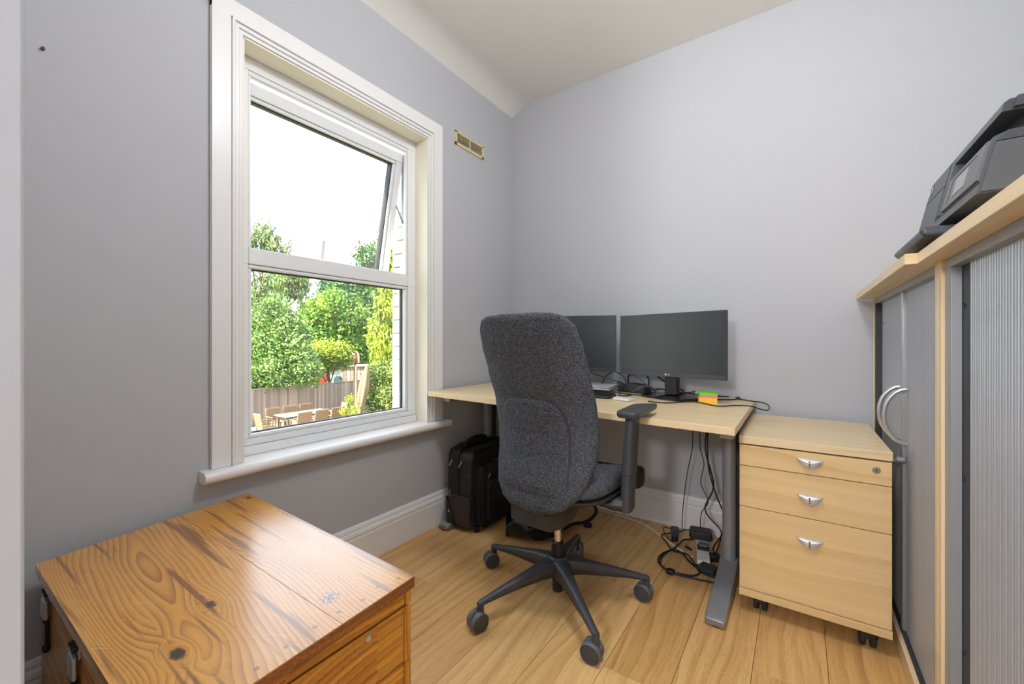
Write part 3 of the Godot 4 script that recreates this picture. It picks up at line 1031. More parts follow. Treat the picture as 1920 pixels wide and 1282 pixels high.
# ---------------------------------------------------------------- tambour cupboards
func cupboards():
	var fx := 1.919
	var sl := B.new()
	# one slat: a shallow rounded rib
	var rib := PackedVector2Array()
	for k in 7:
		var f := PI * k / 6
		rib.append(Vector2(-0.0045 * sin(f), -0.0058 * cos(f)))
	sl.prism(rib, 0.0, 1.115, Transform3D(Basis(Vector3(1, 0, 0), Vector3(0, 0, 1), Vector3(0, 1, 0)), Vector3.ZERO))
	var slat := sl.mesh()
	for u in 2:
		var z0 := 0.03 + 1.006 * u
		var z1 := z0 + 1.0
		var t := thing("tambour_cupboard", ["grey tambour shutter cupboard with two curved handles, in the corner by the drawer unit", "grey tambour shutter cupboard with ribbed front, standing next to the handled cupboard"][u], "cupboard")
		var b := B.new()
		b.g = 1
		b.span(Vector3(fx, 0.03, z0), Vector3(LX - 0.01, 1.197, z0 + (0.022 if u == 1 else 0.010)), 0.001)
		b.span(Vector3(fx, 0.03, z1 - 0.022), Vector3(LX - 0.01, 1.197, z1), 0.001)
		b.span(Vector3(LX - 0.022, 0.03, z0), Vector3(LX - 0.01, 1.197, z1))
		part(b, "side_panel", M.maple, t)
		b = B.new()
		b.g = 2
		b.span(Vector3(fx, 0.0, z0), Vector3(LX - 0.01, 0.058, z1), 0.001)
		part(b, "plinth", M.maple, t)
		b = B.new()
		b.g = 2
		b.uo = Vector2(0, 0.4 * u)
		var tx := 1.862 if u == 0 else 1.884
		b.span(Vector3(tx, 1.197, z0 - 0.002), Vector3(LX - 0.004, 1.223, z1 + 0.003), 0.0015)
		part(b, "top", M.maple, t)
		b = B.new()
		if u == 1: b.span(Vector3(fx + 0.006, 0.058, z0 + 0.0225), Vector3(fx + 0.024, 1.176, z0 + 0.066), 0.001)
		b.span(Vector3(fx + 0.006, 0.058, z1 - 0.058), Vector3(fx + 0.024, 1.176, z1 - 0.0225), 0.001)
		b.span(Vector3(fx + 0.006, 1.176, z0 + 0.0225), Vector3(fx + 0.05, 1.197, z1 - 0.0225), 0.001)
		part(b, "front_frame", M.frame_grey, t)
		b = B.new()
		b.span(Vector3(fx + 0.012, 0.0585, z0 + 0.058), Vector3(fx + 0.03, 0.066, z1 - 0.058))
		b.span(Vector3(fx + (0.0245 if u == 1 else 0.004), 0.067, z0 + (0.023 if u == 1 else 0.0105)), Vector3(fx + 0.07, 1.175, z0 + (0.110 if u == 1 else 0.044)))
		b.span(Vector3(fx + 0.0315, 0.067, z1 - 0.1), Vector3(fx + 0.07, 1.175, z1 - 0.05))
		b.span(Vector3(fx + 0.05, 0.0585, z0 + 0.05), Vector3(fx + 0.06, 1.18, z1 - 0.05))
		part(b, "shutter_track", M.charcoal, t)
		for yy in [0.35, 0.72, 1.09]:
			b = B.new()
			b.cyl(Vector3(fx + 0.0225, yy, z0 + 0.078), Vector3(fx + 0.0265, yy, z0 + 0.078), 0.004, 10)
			part(b, "rivet", M.black, t)
		var mid := (z0 + z1) / 2
		# two leaves of ribbed slats that meet in the middle
		for leaf in 2:
			var za := z0 + (0.112 if u == 1 else 0.045) if leaf == 0 else mid + 0.012
			var zb := mid - 0.012 if leaf == 0 else z1 - 0.060
			b = B.new()
			b.span(Vector3(fx + 0.0275, 0.066, za), Vector3(fx + 0.0295, 1.177, zb))
			var sh := part(b, "shutter", M.slat2, t)
			var n := int((zb - za) / 0.0118)
			for k in n:
				var o := part(slat, "slat", M.slat if k % 2 == 0 else M.slat2, sh)
				o.position = Vector3(fx + 0.0275, 0.064, za + 0.006 + k * (zb - za - 0.012) / (n - 1))
			# leading rail and its bowed handle
			var s := -1.0 if leaf == 0 else 1.0
			b = B.new()
			b.span(Vector3(fx + 0.014, 0.066, mid + s * 0.004), Vector3(fx + 0.03, 1.176, mid + s * 0.013), 0.002)
			part(b, "leading_rail", M.silver, sh)
			if u == 0:
				var zz := mid + s * 0.05
				var pts := []
				for k in 13:
					var f := PI * k / 12
					pts.append(Vector3(fx + 0.020 - 0.056 * sin(f), 0.772 - 0.088 * cos(f), zz))
				b = B.new()
				b.tube(pts, 0.0065, 10)
				part(b, "handle", M.silver, sh)
		if u == 0:
			b = B.new()
			b.cyl(Vector3(fx + 0.018, 0.628, mid + 0.028), Vector3(fx - 0.004, 0.628, mid + 0.028), 0.011, 16, -1, 0.001)
			part(b, "lock", M.steel, t)
	# key with its ring and tag, left in the lock
	var t := thing("key_ring", "small key with wire ring and black tag in the cupboard lock", "key", Vector3(fx - 0.004, 0.628, 0.558))
	var b := B.new()
	b.span(Vector3(-0.022, -0.008, -0.001), Vector3(0, 0.004, 0.001), 0.0005)
	part(b, "key", M.steel, t)
	b = B.new()
	var ring := []
	for k in 17:
		var f := TAU * k / 16
		ring.append(Vector3(-0.020 + 0.012 * cos(f), -0.014 + 0.012 * sin(f), 0.0))
	b.tube(ring, 0.0009, 6)
	part(b, "ring", M.steel, t)
	b = B.new()
	b.span(Vector3(-0.042, -0.034, -0.004), Vector3(-0.026, -0.006, 0.004), 0.003)
	part(b, "tag", M.black, t)

# ---------------------------------------------------------------- printer
func printer():
	var t := thing("printer", "dark grey all-in-one printer with a touch panel on top of the cupboards", "printer", Vector3(1.93, 1.223, 1.03))
	# local: x backwards from the front face, z along the front
	var body := mat(rgb(84, 86, 88), 0.45)
	var side := body
	var lidm := mat(rgb(70, 74, 82), 0.35)
	var b := B.new()
	b.prism(PackedVector2Array([Vector2(0.03, 0.008), Vector2(0.35, 0.008), Vector2(0.35, 0.062), Vector2(0.03, 0.062)]), -0.235, 0.235)
	part(b, "paper_drawer", M.charcoal, t)
	b = B.new()
	b.prism(PackedVector2Array([Vector2(-0.008, 0.062), Vector2(0.36, 0.062), Vector2(0.36, 0.225), Vector2(0.034, 0.225), Vector2(0.027, 0.220)]), -0.245, -0.03)
	part(b, "front_cover", body, t)
	b = B.new()
	b.prism(PackedVector2Array([Vector2(-0.008, 0.062), Vector2(0.36, 0.062), Vector2(0.36, 0.168), Vector2(0.03, 0.168), Vector2(0.0145, 0.162)]), -0.03, 0.240)
	part(b, "body", body, t)
	b = B.new()
	b.prism(PackedVector2Array([Vector2(-0.004, 0.064), Vector2(0.36, 0.064), Vector2(0.36, 0.150), Vector2(0.016, 0.150)]), 0.2405, 0.246)
	part(b, "side_cover", side, t)
	b = B.new()
	b.prism(PackedVector2Array([Vector2(0.0165, 0.152), Vector2(0.36, 0.152), Vector2(0.36, 0.168), Vector2(0.03, 0.168)]), 0.2405, 0.245)
	part(b, "side_trim", lidm, t)
	# scanner lid: joined to the cover at the left, standing clear of the body at the right
	b = B.new()
	b.prism(PackedVector2Array([Vector2(0.024, 0.204), Vector2(0.36, 0.204), Vector2(0.36, 0.228), Vector2(0.034, 0.225), Vector2(0.027, 0.220)]), -0.0295, 0.238)
	b.prism(PackedVector2Array([Vector2(0.036, 0.206), Vector2(0.36, 0.206), Vector2(0.36, 0.226), Vector2(0.040, 0.224)]), 0.238, 0.250)
	part(b, "scanner_lid", lidm, t)
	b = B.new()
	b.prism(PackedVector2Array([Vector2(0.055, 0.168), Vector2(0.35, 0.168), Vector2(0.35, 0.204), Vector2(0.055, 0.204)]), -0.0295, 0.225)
	part(b, "lid_gap_shade", M.black, t)  # black block filling the lid gap, its colour standing for the shade there
	# everything on the sloping front face
	var ft := Transform3D(Basis(Vector3(0, 0, 1), -atan(0.22)), Vector3(-0.008, 0.062, 0))
	b = B.new()
	b.xf = ft
	b.span(Vector3(-0.0006, 0.108, -0.245), Vector3(0.004, 0.110, -0.062))
	b.span(Vector3(-0.0006, 0.02, -0.064), Vector3(0.004, 0.16, -0.062))
	b.span(Vector3(-0.0006, 0.020, -0.062), Vector3(0.004, 0.022, 0.238))
	part(b, "panel_groove", M.black, t)
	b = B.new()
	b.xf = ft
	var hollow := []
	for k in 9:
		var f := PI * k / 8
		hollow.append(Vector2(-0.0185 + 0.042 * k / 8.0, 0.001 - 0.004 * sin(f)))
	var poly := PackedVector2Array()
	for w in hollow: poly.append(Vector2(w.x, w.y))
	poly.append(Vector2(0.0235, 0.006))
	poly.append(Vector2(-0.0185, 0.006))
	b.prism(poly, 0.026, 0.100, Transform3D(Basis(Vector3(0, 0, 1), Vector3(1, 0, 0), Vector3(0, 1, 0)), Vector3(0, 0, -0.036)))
	part(b, "hollow_shade_plate", mat(rgb(70, 73, 77), 0.4), t)  # darker plate: the shade of a curved hollow put into its colour
	b = B.new()
	b.xf = ft
	b.span(Vector3(-0.0045, 0.026, 0.0), Vector3(0.004, 0.098, 0.232), 0.0015)
	part(b, "control_panel", mat(rgb(104, 105, 106), 0.42), t)
	b = B.new()
	b.xf = ft
	b.span(Vector3(-0.0050, 0.034, 0.040), Vector3(-0.004, 0.088, 0.042))
	b.span(Vector3(-0.0050, 0.086, 0.042), Vector3(-0.004, 0.088, 0.190))
	part(b, "screen_border", M.black, t)
	b = B.new()
	b.xf = ft
	b.span(Vector3(-0.0055, 0.042, 0.075), Vector3(-0.004, 0.080, 0.150))
	part(b, "touch_screen", mat(rgb(150, 152, 152), 0.3), t)
	b = B.new()
	var er: Array = []
	for k in 25: er.append(ft * Vector3(-0.001, 0.138 + 0.012 * sin(TAU * k / 24), -0.222 + 0.012 * cos(TAU * k / 24)))
	b.tube(er, 0.0012, 6)
	part(b, "emblem", M.silver, t)
	# output tray reaching out over the front
	b = B.new()
	b.xf = Transform3D(Basis(Vector3(0, 0, 1), -0.04), Vector3(0, 0.0, -0.06))
	b.span(Vector3(-0.056, 0.020, -0.165), Vector3(0.035, 0.042, 0.15), 0.008)
	part(b, "output_tray", lidm, t)
	b = B.new()
	b.span(Vector3(-0.02, 0.0, -0.18), Vector3(0.06, 0.028, -0.06), 0.003)
	part(b, "tray_support", side, t)
	for q in [[0.05, -0.19], [0.05, 0.19], [0.33, -0.19], [0.33, 0.19]]:
		b = B.new()
		b.cyl(Vector3(q[0], 0, q[1]), Vector3(q[0], 0.02, q[1]), 0.012, 12)
		part(b, "foot", M.rubber, t)

# ---------------------------------------------------------------- monitors and desk things
func desk_thing(called, label, category, x: float, z: float, yaw := 0.0, group := "") -> Node3D:
	var t := thing(called, label, category, Vector3(x, desk_y(x) + 0.0006, z), 0.0, group)
	t.basis = Basis(Vector3(0, 0, 1), -0.0178) * Basis(Vector3.UP, yaw)
	return t

func monitor(label: String, at: Vector3, yaw: float, foot_z: float, logo: bool):
	var t := thing("computer_monitor", label, "monitor", Vector3(at.x, desk_y(at.x) + 0.001, at.z), yaw, "pair of monitors on the desk")
	var W := 0.57
	var y0 := at.y - t.position.y
	var H := 0.317
	var b := B.new()
	b.span(Vector3(-W / 2, y0, -0.022), Vector3(W / 2, y0 + H, 0.0), 0.002)
	b.span(Vector3(-W * 0.3, y0 + 0.03, -0.05), Vector3(W * 0.3, y0 + H * 0.75, -0.02), 0.01)
	part(b, "housing", M.bezel, t)
	b = B.new()
	b.span(Vector3(-W / 2 + 0.004, y0 + 0.022, -0.002), Vector3(W / 2 - 0.004, y0 + H - 0.005, 0.0012))
	part(b, "screen", M.screen, t)
	b = B.new()
	b.span(Vector3(-W / 2, y0 - 0.001, -0.004), Vector3(W / 2, y0 + 0.0215, 0.0025), 0.001)
	var chin := part(b, "lower_bezel", M.bezel, t)
	if logo:
		var tm := TextMesh.new()
		tm.text = "LG"
		var sf := SystemFont.new()
		sf.font_names = PackedStringArray(["Droid Sans"])
		sf.font_weight = 700
		tm.font = sf
		tm.font_size = 16
		tm.pixel_size = 0.0006
		tm.depth = 0.0006
		var o := part(tm, "lettering", M.silver, chin)
		o.position = Vector3(0.008, y0 + 0.0105, 0.003)
		b = B.new()
		b.cyl(Vector3(-0.008, y0 + 0.0105, 0.0025), Vector3(-0.008, y0 + 0.0105, 0.0032), 0.0048, 18)
		part(b, "emblem", M.silver, chin)
	b = B.new()
	b.span(Vector3(-0.034, 0.012, foot_z - 0.018), Vector3(0.034, y0 + 0.14, foot_z + 0.018), 0.006)
	part(b, "stand_neck", M.black, t)
	b = B.new()
	var poly := PackedVector2Array()
	for k in 24:
		var f := TAU * k / 24
		poly.append(Vector2(0.14 * signf(cos(f)) * pow(absf(cos(f)), 0.55), 0.095 * signf(sin(f)) * pow(absf(sin(f)), 0.7)))
	b.prism(poly, -0.0, -0.012, Transform3D(Basis(Vector3(1, 0, 0), Vector3(0, 0, 1), Vector3(0, -1, 0)), Vector3(0, 0.0, foot_z + 0.02)))
	part(b, "stand_base", M.black_gloss, t)

func desk_things():
	monitor("large dark monitor on the desk, turned towards the left, beside the sticky notes", Vector3(1.115, 0.839, 0.245), deg_to_rad(-16.7), -0.045, true)
	monitor("dark monitor behind the office chair, above the closed laptop", Vector3(0.548, 0.845, 0.250), deg_to_rad(19.6), -0.045, false)
	# laptop, closed
	var t := desk_thing("laptop", "closed silver laptop lying on the desk below the dark monitor", "laptop", 0.645, 0.175, 0.1)
	t.position.y += 0.0125
	var b := B.new()
	var alu := mat(rgb(198, 201, 206), 0.38, 0.25)
	b.span(Vector3(-0.165, 0.002, -0.115), Vector3(0.165, 0.013, 0.115), 0.003)
	part(b, "laptop_base", alu, t)
	b = B.new()
	b.span(Vector3(-0.165, 0.014, -0.115), Vector3(0.165, 0.021, 0.115), 0.003)
	part(b, "laptop_lid", alu, t)
	# keyboard
	t = desk_thing("keyboard", "black keyboard lying in front of the silver laptop", "keyboard", 0.680, 0.425, 0.06)
	b = B.new()
	b.span(Vector3(-0.215, 0.0, -0.065), Vector3(0.215, 0.014, 0.065), 0.004)
	part(b, "keyboard_base", M.charcoal, t)
	b = B.new()
	b.box(Vector3.ZERO, Vector3(0.0165, 0.006, 0.0165), 0.002)
	var key := b.mesh()
	for r in 6:
		for c in 22:
			var o := part(key, "key", M.black, t)
			o.position = Vector3(-0.2 + c * 0.019, 0.0165, -0.05 + r * 0.0195)
	# small white adapter
	t = desk_thing("white_adapter", "small flat white box lying on the desk beside the keyboard", "adapter", 0.968, 0.462, -0.15)
	b = B.new()
	b.span(Vector3(-0.042, 0.0, -0.032), Vector3(0.042, 0.014, 0.032), 0.004)
	part(b, "case", M.white_plastic, t)
	b = B.new()
	b.box(Vector3(0.006, 0.0144, 0.0), Vector3(0.03, 0.001, 0.022))
	part(b, "printed_panel", mat(rgb(196, 200, 206), 0.4), t)
	# docking station
	t = desk_thing("docking_station", "black docking station with an arched front among tangled cables", "dock", 0.908, 0.125, -0.1)
	b = B.new()
	var poly := PackedVector2Array()
	for k in 13:
		var s := k / 12.0
		poly.append(Vector2(-0.075 + 0.15 * s, 0.038 + 0.012 * sin(PI * s)))
	poly.append(Vector2(0.075, 0.0))
	poly.append(Vector2(-0.075, 0.0))
	b.prism(poly, -0.04, 0.04)
	part(b, "case", M.charcoal, t)
	b = B.new()
	b.span(Vector3(-0.085, 0.006, 0.0395), Vector3(0.07, 0.009, 0.041))
	part(b, "front_groove", M.black, t)
	# sticky notes: three pads in a stack
	var y := 0.0
	for q in [["sticky note pad, yellow-orange, at the bottom of the stack on the desk", rgb(255, 196, 70), 0.027], ["bright pink sticky note pad in the middle of the stack on the desk", rgb(250, 120, 150), 0.009], ["bright green sticky note pad on top of the stack", rgb(110, 220, 30), 0.011]]:
		t = desk_thing("sticky_note_pad", q[0], "sticky notes", 1.300, 0.262, 0.28 + y * 2.0, "stacked sticky notes")
		t.position.y += y
		b = B.new()
		b.span(Vector3(-0.038, 0, -0.038), Vector3(0.038, q[2], 0.038))
		part(b, "pad", mat(q[1], 0.8), t)
		if y > 0.03:
			b = B.new()
			b.xf = Transform3D(Basis(Vector3(0, 0, 1), 0.12), Vector3(0, q[2] + 0.001, 0))
			b.span(Vector3(-0.050, 0.0, -0.034), Vector3(-0.002, 0.0008, 0.02))
			part(b, "loose_sheet", mat(q[1], 0.8), t)
		y += q[2] + 0.0003

func cable(label, pts: Array, r: float, m: Material, group := "", extra = null):
	var b := B.new()
	b.tube(smooth(pts, 8), r, 7)
	var o := lone(b, "cable", m, label, "cable", group)
	if extra != null:
		part(extra[0], extra[1], extra[2], o)

func dpt(x, y, lift := 0.003) -> Vector3:
	# a point on the tilted desktop, lifted
	var q := on(x, y, 1, 0.735)
	for k in 3: q = on(x, y, 1, desk_y(q.x) + lift)
	return q

func cables():
	var g := "tangled black cables on the desk"
	# over the desk
	var c1 := []
	for q in [[1215, 752], [1250, 755], [1300, 753], [1345, 761], [1375, 760], [1405, 761], [1430, 768], [1441, 768], [1441, 760], [1428, 754], [1410, 752], [1388, 748], [1378, 744]]:
		c1.append(dpt(q[0], q[1], 0.004 if q[0] < 1400 else 0.006))
	cable("black cable looping out over the right end of the desk", c1, 0.0028, M.cable)
	c1 = []
	for q in [[1388, 748], [1380, 743.5], [1345, 742], [1312, 737], [1302, 729], [1285, 727], [1270, 731]]: c1.append(dpt(q[0], q[1], 0.006))
	cable("black cable running from the monitor foot behind the sticky notes", c1, 0.0030, M.cable)
	c1 = []
	for q in [[1210, 740], [1240, 748], [1275, 750], [1300, 748], [1345, 749], [1375, 749], [1388, 747]]: c1.append(dpt(q[0], q[1], 0.005))
	cable("black cable lying before the monitor foot and past the sticky notes", c1, 0.0030, M.cable)
	# from the monitors down to the dock
	var p = func(x, y, z) -> Vector3: return on(x, y, 2, z)
	cable("black cable hanging from the dark monitor to the laptop back", [p.call(1148, 697, 0.12), p.call(1138, 704, 0.13), p.call(1130, 715, 0.13), p.call(1127.5, 727, 0.12)], 0.0028, M.cable)
	cable("thin black cable slanting from the dark monitor to the dock", [p.call(1103, 696, 0.20), p.call(1120, 703, 0.17), p.call(1145, 711, 0.15), p.call(1168, 718, 0.14), p.call(1173, 724, 0.13), p.call(1174, 733, 0.13)], 0.0026, M.cable)
	cable("black cable arching between the monitors down to the desk", [p.call(1155, 697, 0.12), p.call(1166, 703, 0.13), p.call(1173, 713, 0.15), p.call(1172, 722, 0.17), p.call(1166, 732, 0.19), dpt(1160, 740, 0.004), dpt(1170, 742, 0.004), dpt(1185, 740, 0.004)], 0.0028, M.cable)
	cable("thick black cable bent behind the arched dock", [p.call(1181, 700, 0.10), p.call(1177.5, 708, 0.10), p.call(1178, 714, 0.10), p.call(1180, 720, 0.10)], 0.0040, M.cable)
	cable("grey cable sloping from the large monitor to the dock top", [p.call(1180, 704, 0.10), p.call(1190, 703.5, 0.10), p.call(1200, 711, 0.10), p.call(1212, 721, 0.10)], 0.0022, M.cable_grey)
	cable("thick black cable dropping behind the right side of the dock", [p.call(1213, 704, 0.07), p.call(1216.5, 712, 0.07), p.call(1216, 722, 0.07)], 0.0040, M.cable)
	cable("thick black cable running from the large monitor behind its stand", [p.call(1233, 706, 0.07), p.call(1243, 713, 0.07), p.call(1258, 723, 0.07), p.call(1275, 729, 0.07), dpt(1285, 735, 0.004)], 0.0042, M.cable)
	# loops around the dock
	c1 = []
	for k in 22:
		var f := TAU * k / 9.0
		var q := dpt(1200 + k * 0.8, 737, 0.0)
		c1.append(q + Vector3(0.045 * cos(f), 0.028 + 0.018 * sin(f * 0.5 + k), 0.04 * sin(f) + 0.02))
	cable("coiled grey cable lying round the dock", c1, 0.0024, M.cable_grey)
	c1 = []
	for q in [[1172, 733], [1160, 722], [1158, 716], [1165, 719], [1170, 722], [1163, 731], [1157, 733]]: c1.append(p.call(q[0], q[1], 0.16))
	cable("small black cable loop standing left of the dock", c1, 0.0028, M.cable)
	c1 = []
	for q in [[1142, 733], [1165, 737], [1200, 741], [1225, 744], [1255, 740], [1285, 737], [1310, 741]]: c1.append(dpt(q[0], q[1], 0.014))
	cable("black cable lying across the monitor foot", c1, 0.0032, M.cable)
	c1 = []
	for q in [[1205, 738], [1222, 731], [1240, 729], [1262, 735], [1290, 736], [1305, 733]]: c1.append(dpt(q[0], q[1], 0.018))
	cable("black cable bundle end wrapped behind the monitor neck", c1, 0.0034, M.cable)
	c1 = []
	for q in [[1141, 745], [1150, 745.3], [1160, 745.6]]: c1.append(dpt(q[0], q[1], 0.003))
	cable("short black keyboard cable on the desk", c1, 0.0022, M.cable)
	# hanging under the desk, through to the sockets
	cable("thin black cable hanging under the desk to the upright plug", [p.call(1299, 800, 0.17), p.call(1298, 840, 0.16), p.call(1290, 880, 0.14), p.call(1284, 920, 0.13), p.call(1280, 960, 0.12), p.call(1280, 990, 0.12), on(1296, 992, 1, 0.07)], 0.0022, M.cable)
	cable("crinkled thin black cable hanging under the desk to the power strip", [p.call(1312, 800, 0.17), p.call(1313, 840, 0.17), p.call(1320, 870, 0.16), p.call(1314, 905, 0.15), p.call(1328, 940, 0.15), p.call(1315, 962, 0.15), p.call(1313, 1000, 0.15)], 0.0022, M.cable)
	cable("thick black cable hanging under the desk, bent at the wall", [p.call(1326, 800, 0.2), p.call(1323, 845, 0.2), p.call(1338, 910, 0.19), p.call(1322, 955, 0.18), p.call(1350, 992, 0.18), p.call(1352, 1005, 0.2), on(1347, 1025, 1, 0.03), on(1340, 1040, 1, 0.02)], 0.0034, M.cable)
	cable("thick black cable hanging under the desk close to its leg", [p.call(1327, 800, 0.21), p.call(1328, 870, 0.21), p.call(1340, 920, 0.2), p.call(1358, 964, 0.2), p.call(1364, 985, 0.22), p.call(1350, 1008, 0.24), on(1337, 1028, 1, 0.012), on(1345, 1045, 1, 0.012)], 0.0034, M.cable)
	# on the floor
	var fp = func(x, y, h := 0.005) -> Vector3: return on(x, y, 1, h)
	c1 = []
	for q in [[1060, 938], [1110, 953], [1160, 966], [1205, 982], [1235, 1001], [1262, 1021], [1290, 1040], [1300, 1044]]: c1.append(fp.call(q[0], q[1], 0.004))
	cable("white mains lead running along the floor to the power strip", c1, 0.0036, M.cable_white)
	var clip := B.new()
	clip.soft(fp.call(1257, 1071, 0.012), Vector3(0.036, 0.022, 0.03), 0.6, 14, 8)
	c1 = []
	for q in [[1340, 1092], [1300, 1084], [1258, 1073], [1238, 1058], [1234, 1048], [1243, 1037], [1262, 1029], [1275, 1018], [1282, 1012], [1300, 1011]]: c1.append(fp.call(q[0], q[1], 0.008))
	cable("thick black lead looped on the floor with a moulded clip", c1, 0.0040, M.cable, "", [clip, "clip", M.black])
	c1 = []
	for q in [[1268, 1074], [1298, 1079], [1312, 1074], [1308, 1066], [1290, 1050], [1278, 1036], [1258, 1031], [1240, 1045], [1240, 1060], [1252, 1069]]: c1.append(fp.call(q[0], q[1], 0.006))
	cable("thick black lead doubled back on the floor inside the loop", c1, 0.0040, M.cable)
	c1 = []
	for q in [[1340, 1083], [1312, 1071], [1297, 1048], [1285, 1037], [1262, 1033], [1248, 1014], [1240, 1004], [1250, 1000], [1263, 999], [1285, 993]]: c1.append(fp.call(q[0], q[1], 0.010))
	cable("black lead snaking over the floor past the upright plug", c1, 0.0030, M.cable)
	c1 = []
	for q in [[1260, 992], [1246, 988], [1244, 994], [1252, 1008], [1262, 1016]]: c1.append(fp.call(q[0], q[1], 0.022))
	cable("short black lead curling behind the upright plug", c1, 0.0026, M.cable)

	# power strip with its plugs
	var a := Vector3(1.300, 0.0, 0.35)
	var t := thing("power_strip", "white power strip on the floor by the skirting board", "power strip", a, 0.2)
	var b := B.new()
	b.span(Vector3(-0.028, 0.0, -0.27), Vector3(0.028, 0.032, 0.03), 0.005)
	part(b, "strip_case", M.white_plastic, t)
	b = B.new()
	for q in [[-0.004, 0.0], [0.006, 0.0]]: b.box(Vector3(q[0], 0.0325, -0.005), Vector3(0.005, 0.001, 0.002))
	part(b, "socket_slot", M.black, t)
	t = thing("mains_adapter", "large black mains adapter plugged into the white power strip", "adapter", Vector3(1.262, 0.0326, 0.155), 0.2)
	b = B.new()
	b.span(Vector3(-0.06, 0.0, -0.045), Vector3(0.042, 0.042, 0.03), 0.008)
	part(b, "adapter_case", M.charcoal, t)
	b = B.new()
	b.span(Vector3(-0.062, 0.016, -0.046), Vector3(0.044, 0.018, 0.031), 0.001)
	part(b, "case_seam", M.black, t)
	t = thing("mains_plug", "black and grey plug in the near socket of the power strip", "plug", Vector3(1.283, 0.0326, 0.262), 0.2)
	b = B.new()
	b.span(Vector3(-0.026, 0.0, -0.022), Vector3(0.026, 0.012, 0.022), 0.004)
	part(b, "plug_base", M.black, t)
	b = B.new()
	b.span(Vector3(-0.02, 0.012, -0.018), Vector3(0.02, 0.026, 0.016), 0.004)
	part(b, "plug_body", M.cable_grey, t)
	t = thing("upright_plug", "small dark grey plug standing upright on the floor among cables", "plug", Vector3(1.137, 0.0, 0.19), 0.3)
	b = B.new()
	b.span(Vector3(-0.016, 0.0, -0.014), Vector3(0.016, 0.034, 0.014), 0.005)
	part(b, "plug_collar", M.black, t)
	b = B.new()
	b.span(Vector3(-0.019, 0.03, -0.016), Vector3(0.019, 0.072, 0.016), 0.005)
	part(b, "plug_body", M.dark_plastic, t)
	t = thing("power_brick", "long black power brick on the floor behind the desk foot", "power supply", Vector3(1.325, 0.0, 0.405), -0.28)
	b = B.new()
	b.span(Vector3(-0.035, 0.0, -0.03), Vector3(0.04, 0.03, 0.03), 0.006)
	part(b, "brick_case", M.charcoal, t)
	b = B.new()
	b.cyl(Vector3(-0.034, 0.015, 0), Vector3(-0.055, 0.012, 0.0), 0.006, 10, 0.003)
	part(b, "strain_relief", M.black, t)
	t = thing("loose_plug", "round black plug lying on the floor beside the desk leg", "plug", Vector3(1.335, 0.0, 0.285), 0.4)
	b = B.new()
	b.soft(Vector3(0, 0.018, 0), Vector3(0.05, 0.036, 0.042), 0.6, 16, 10)
	part(b, "plug_body", M.black, t)
	b = B.new()
	b.span(Vector3(0.018, 0.012, -0.003), Vector3(0.034, 0.018, 0.003))
	part(b, "pin", M.steel, t)
	b = B.new()
	b.xf = Transform3D(Basis(Vector3.UP, -0.7), fp.call(1291, 1029, 0.0))
	b.span(Vector3(-0.02, 0.0, -0.006), Vector3(0.02, 0.01, 0.006), 0.003)
	lone(b, "cable_connector", M.black, "small flat black connector lying between the cables on the floor", "connector")
# ---------------------------------------------------------------- office chair
func back_section(y: float, w: float, zc: float, curve: float, thick: float, inset := 0.0) -> Array:
	var ring := []
	for k in 40:
		var f := TAU * k / 40
		var cx := signf(cos(f)) * pow(absf(cos(f)), 0.5)
		var cz := signf(sin(f)) * pow(absf(sin(f)), 0.75)
		var x := w * cx
		ring.append(Vector3(x, y, zc - curve * cx * cx + thick * 0.5 * cz))
	return ring

func curve_at(tab: Array, y: float, col: int) -> float:
	for k in tab.size() - 1:
		if y <= tab[k + 1][0]:
			var s: float = clampf((y - tab[k][0]) / (tab[k + 1][0] - tab[k][0]), 0, 1)
			s = s * s * (3 - 2 * s) * 0.5 + s * 0.5
			return lerpf(tab[k][col], tab[k + 1][col], s)
	return tab[-1][col]

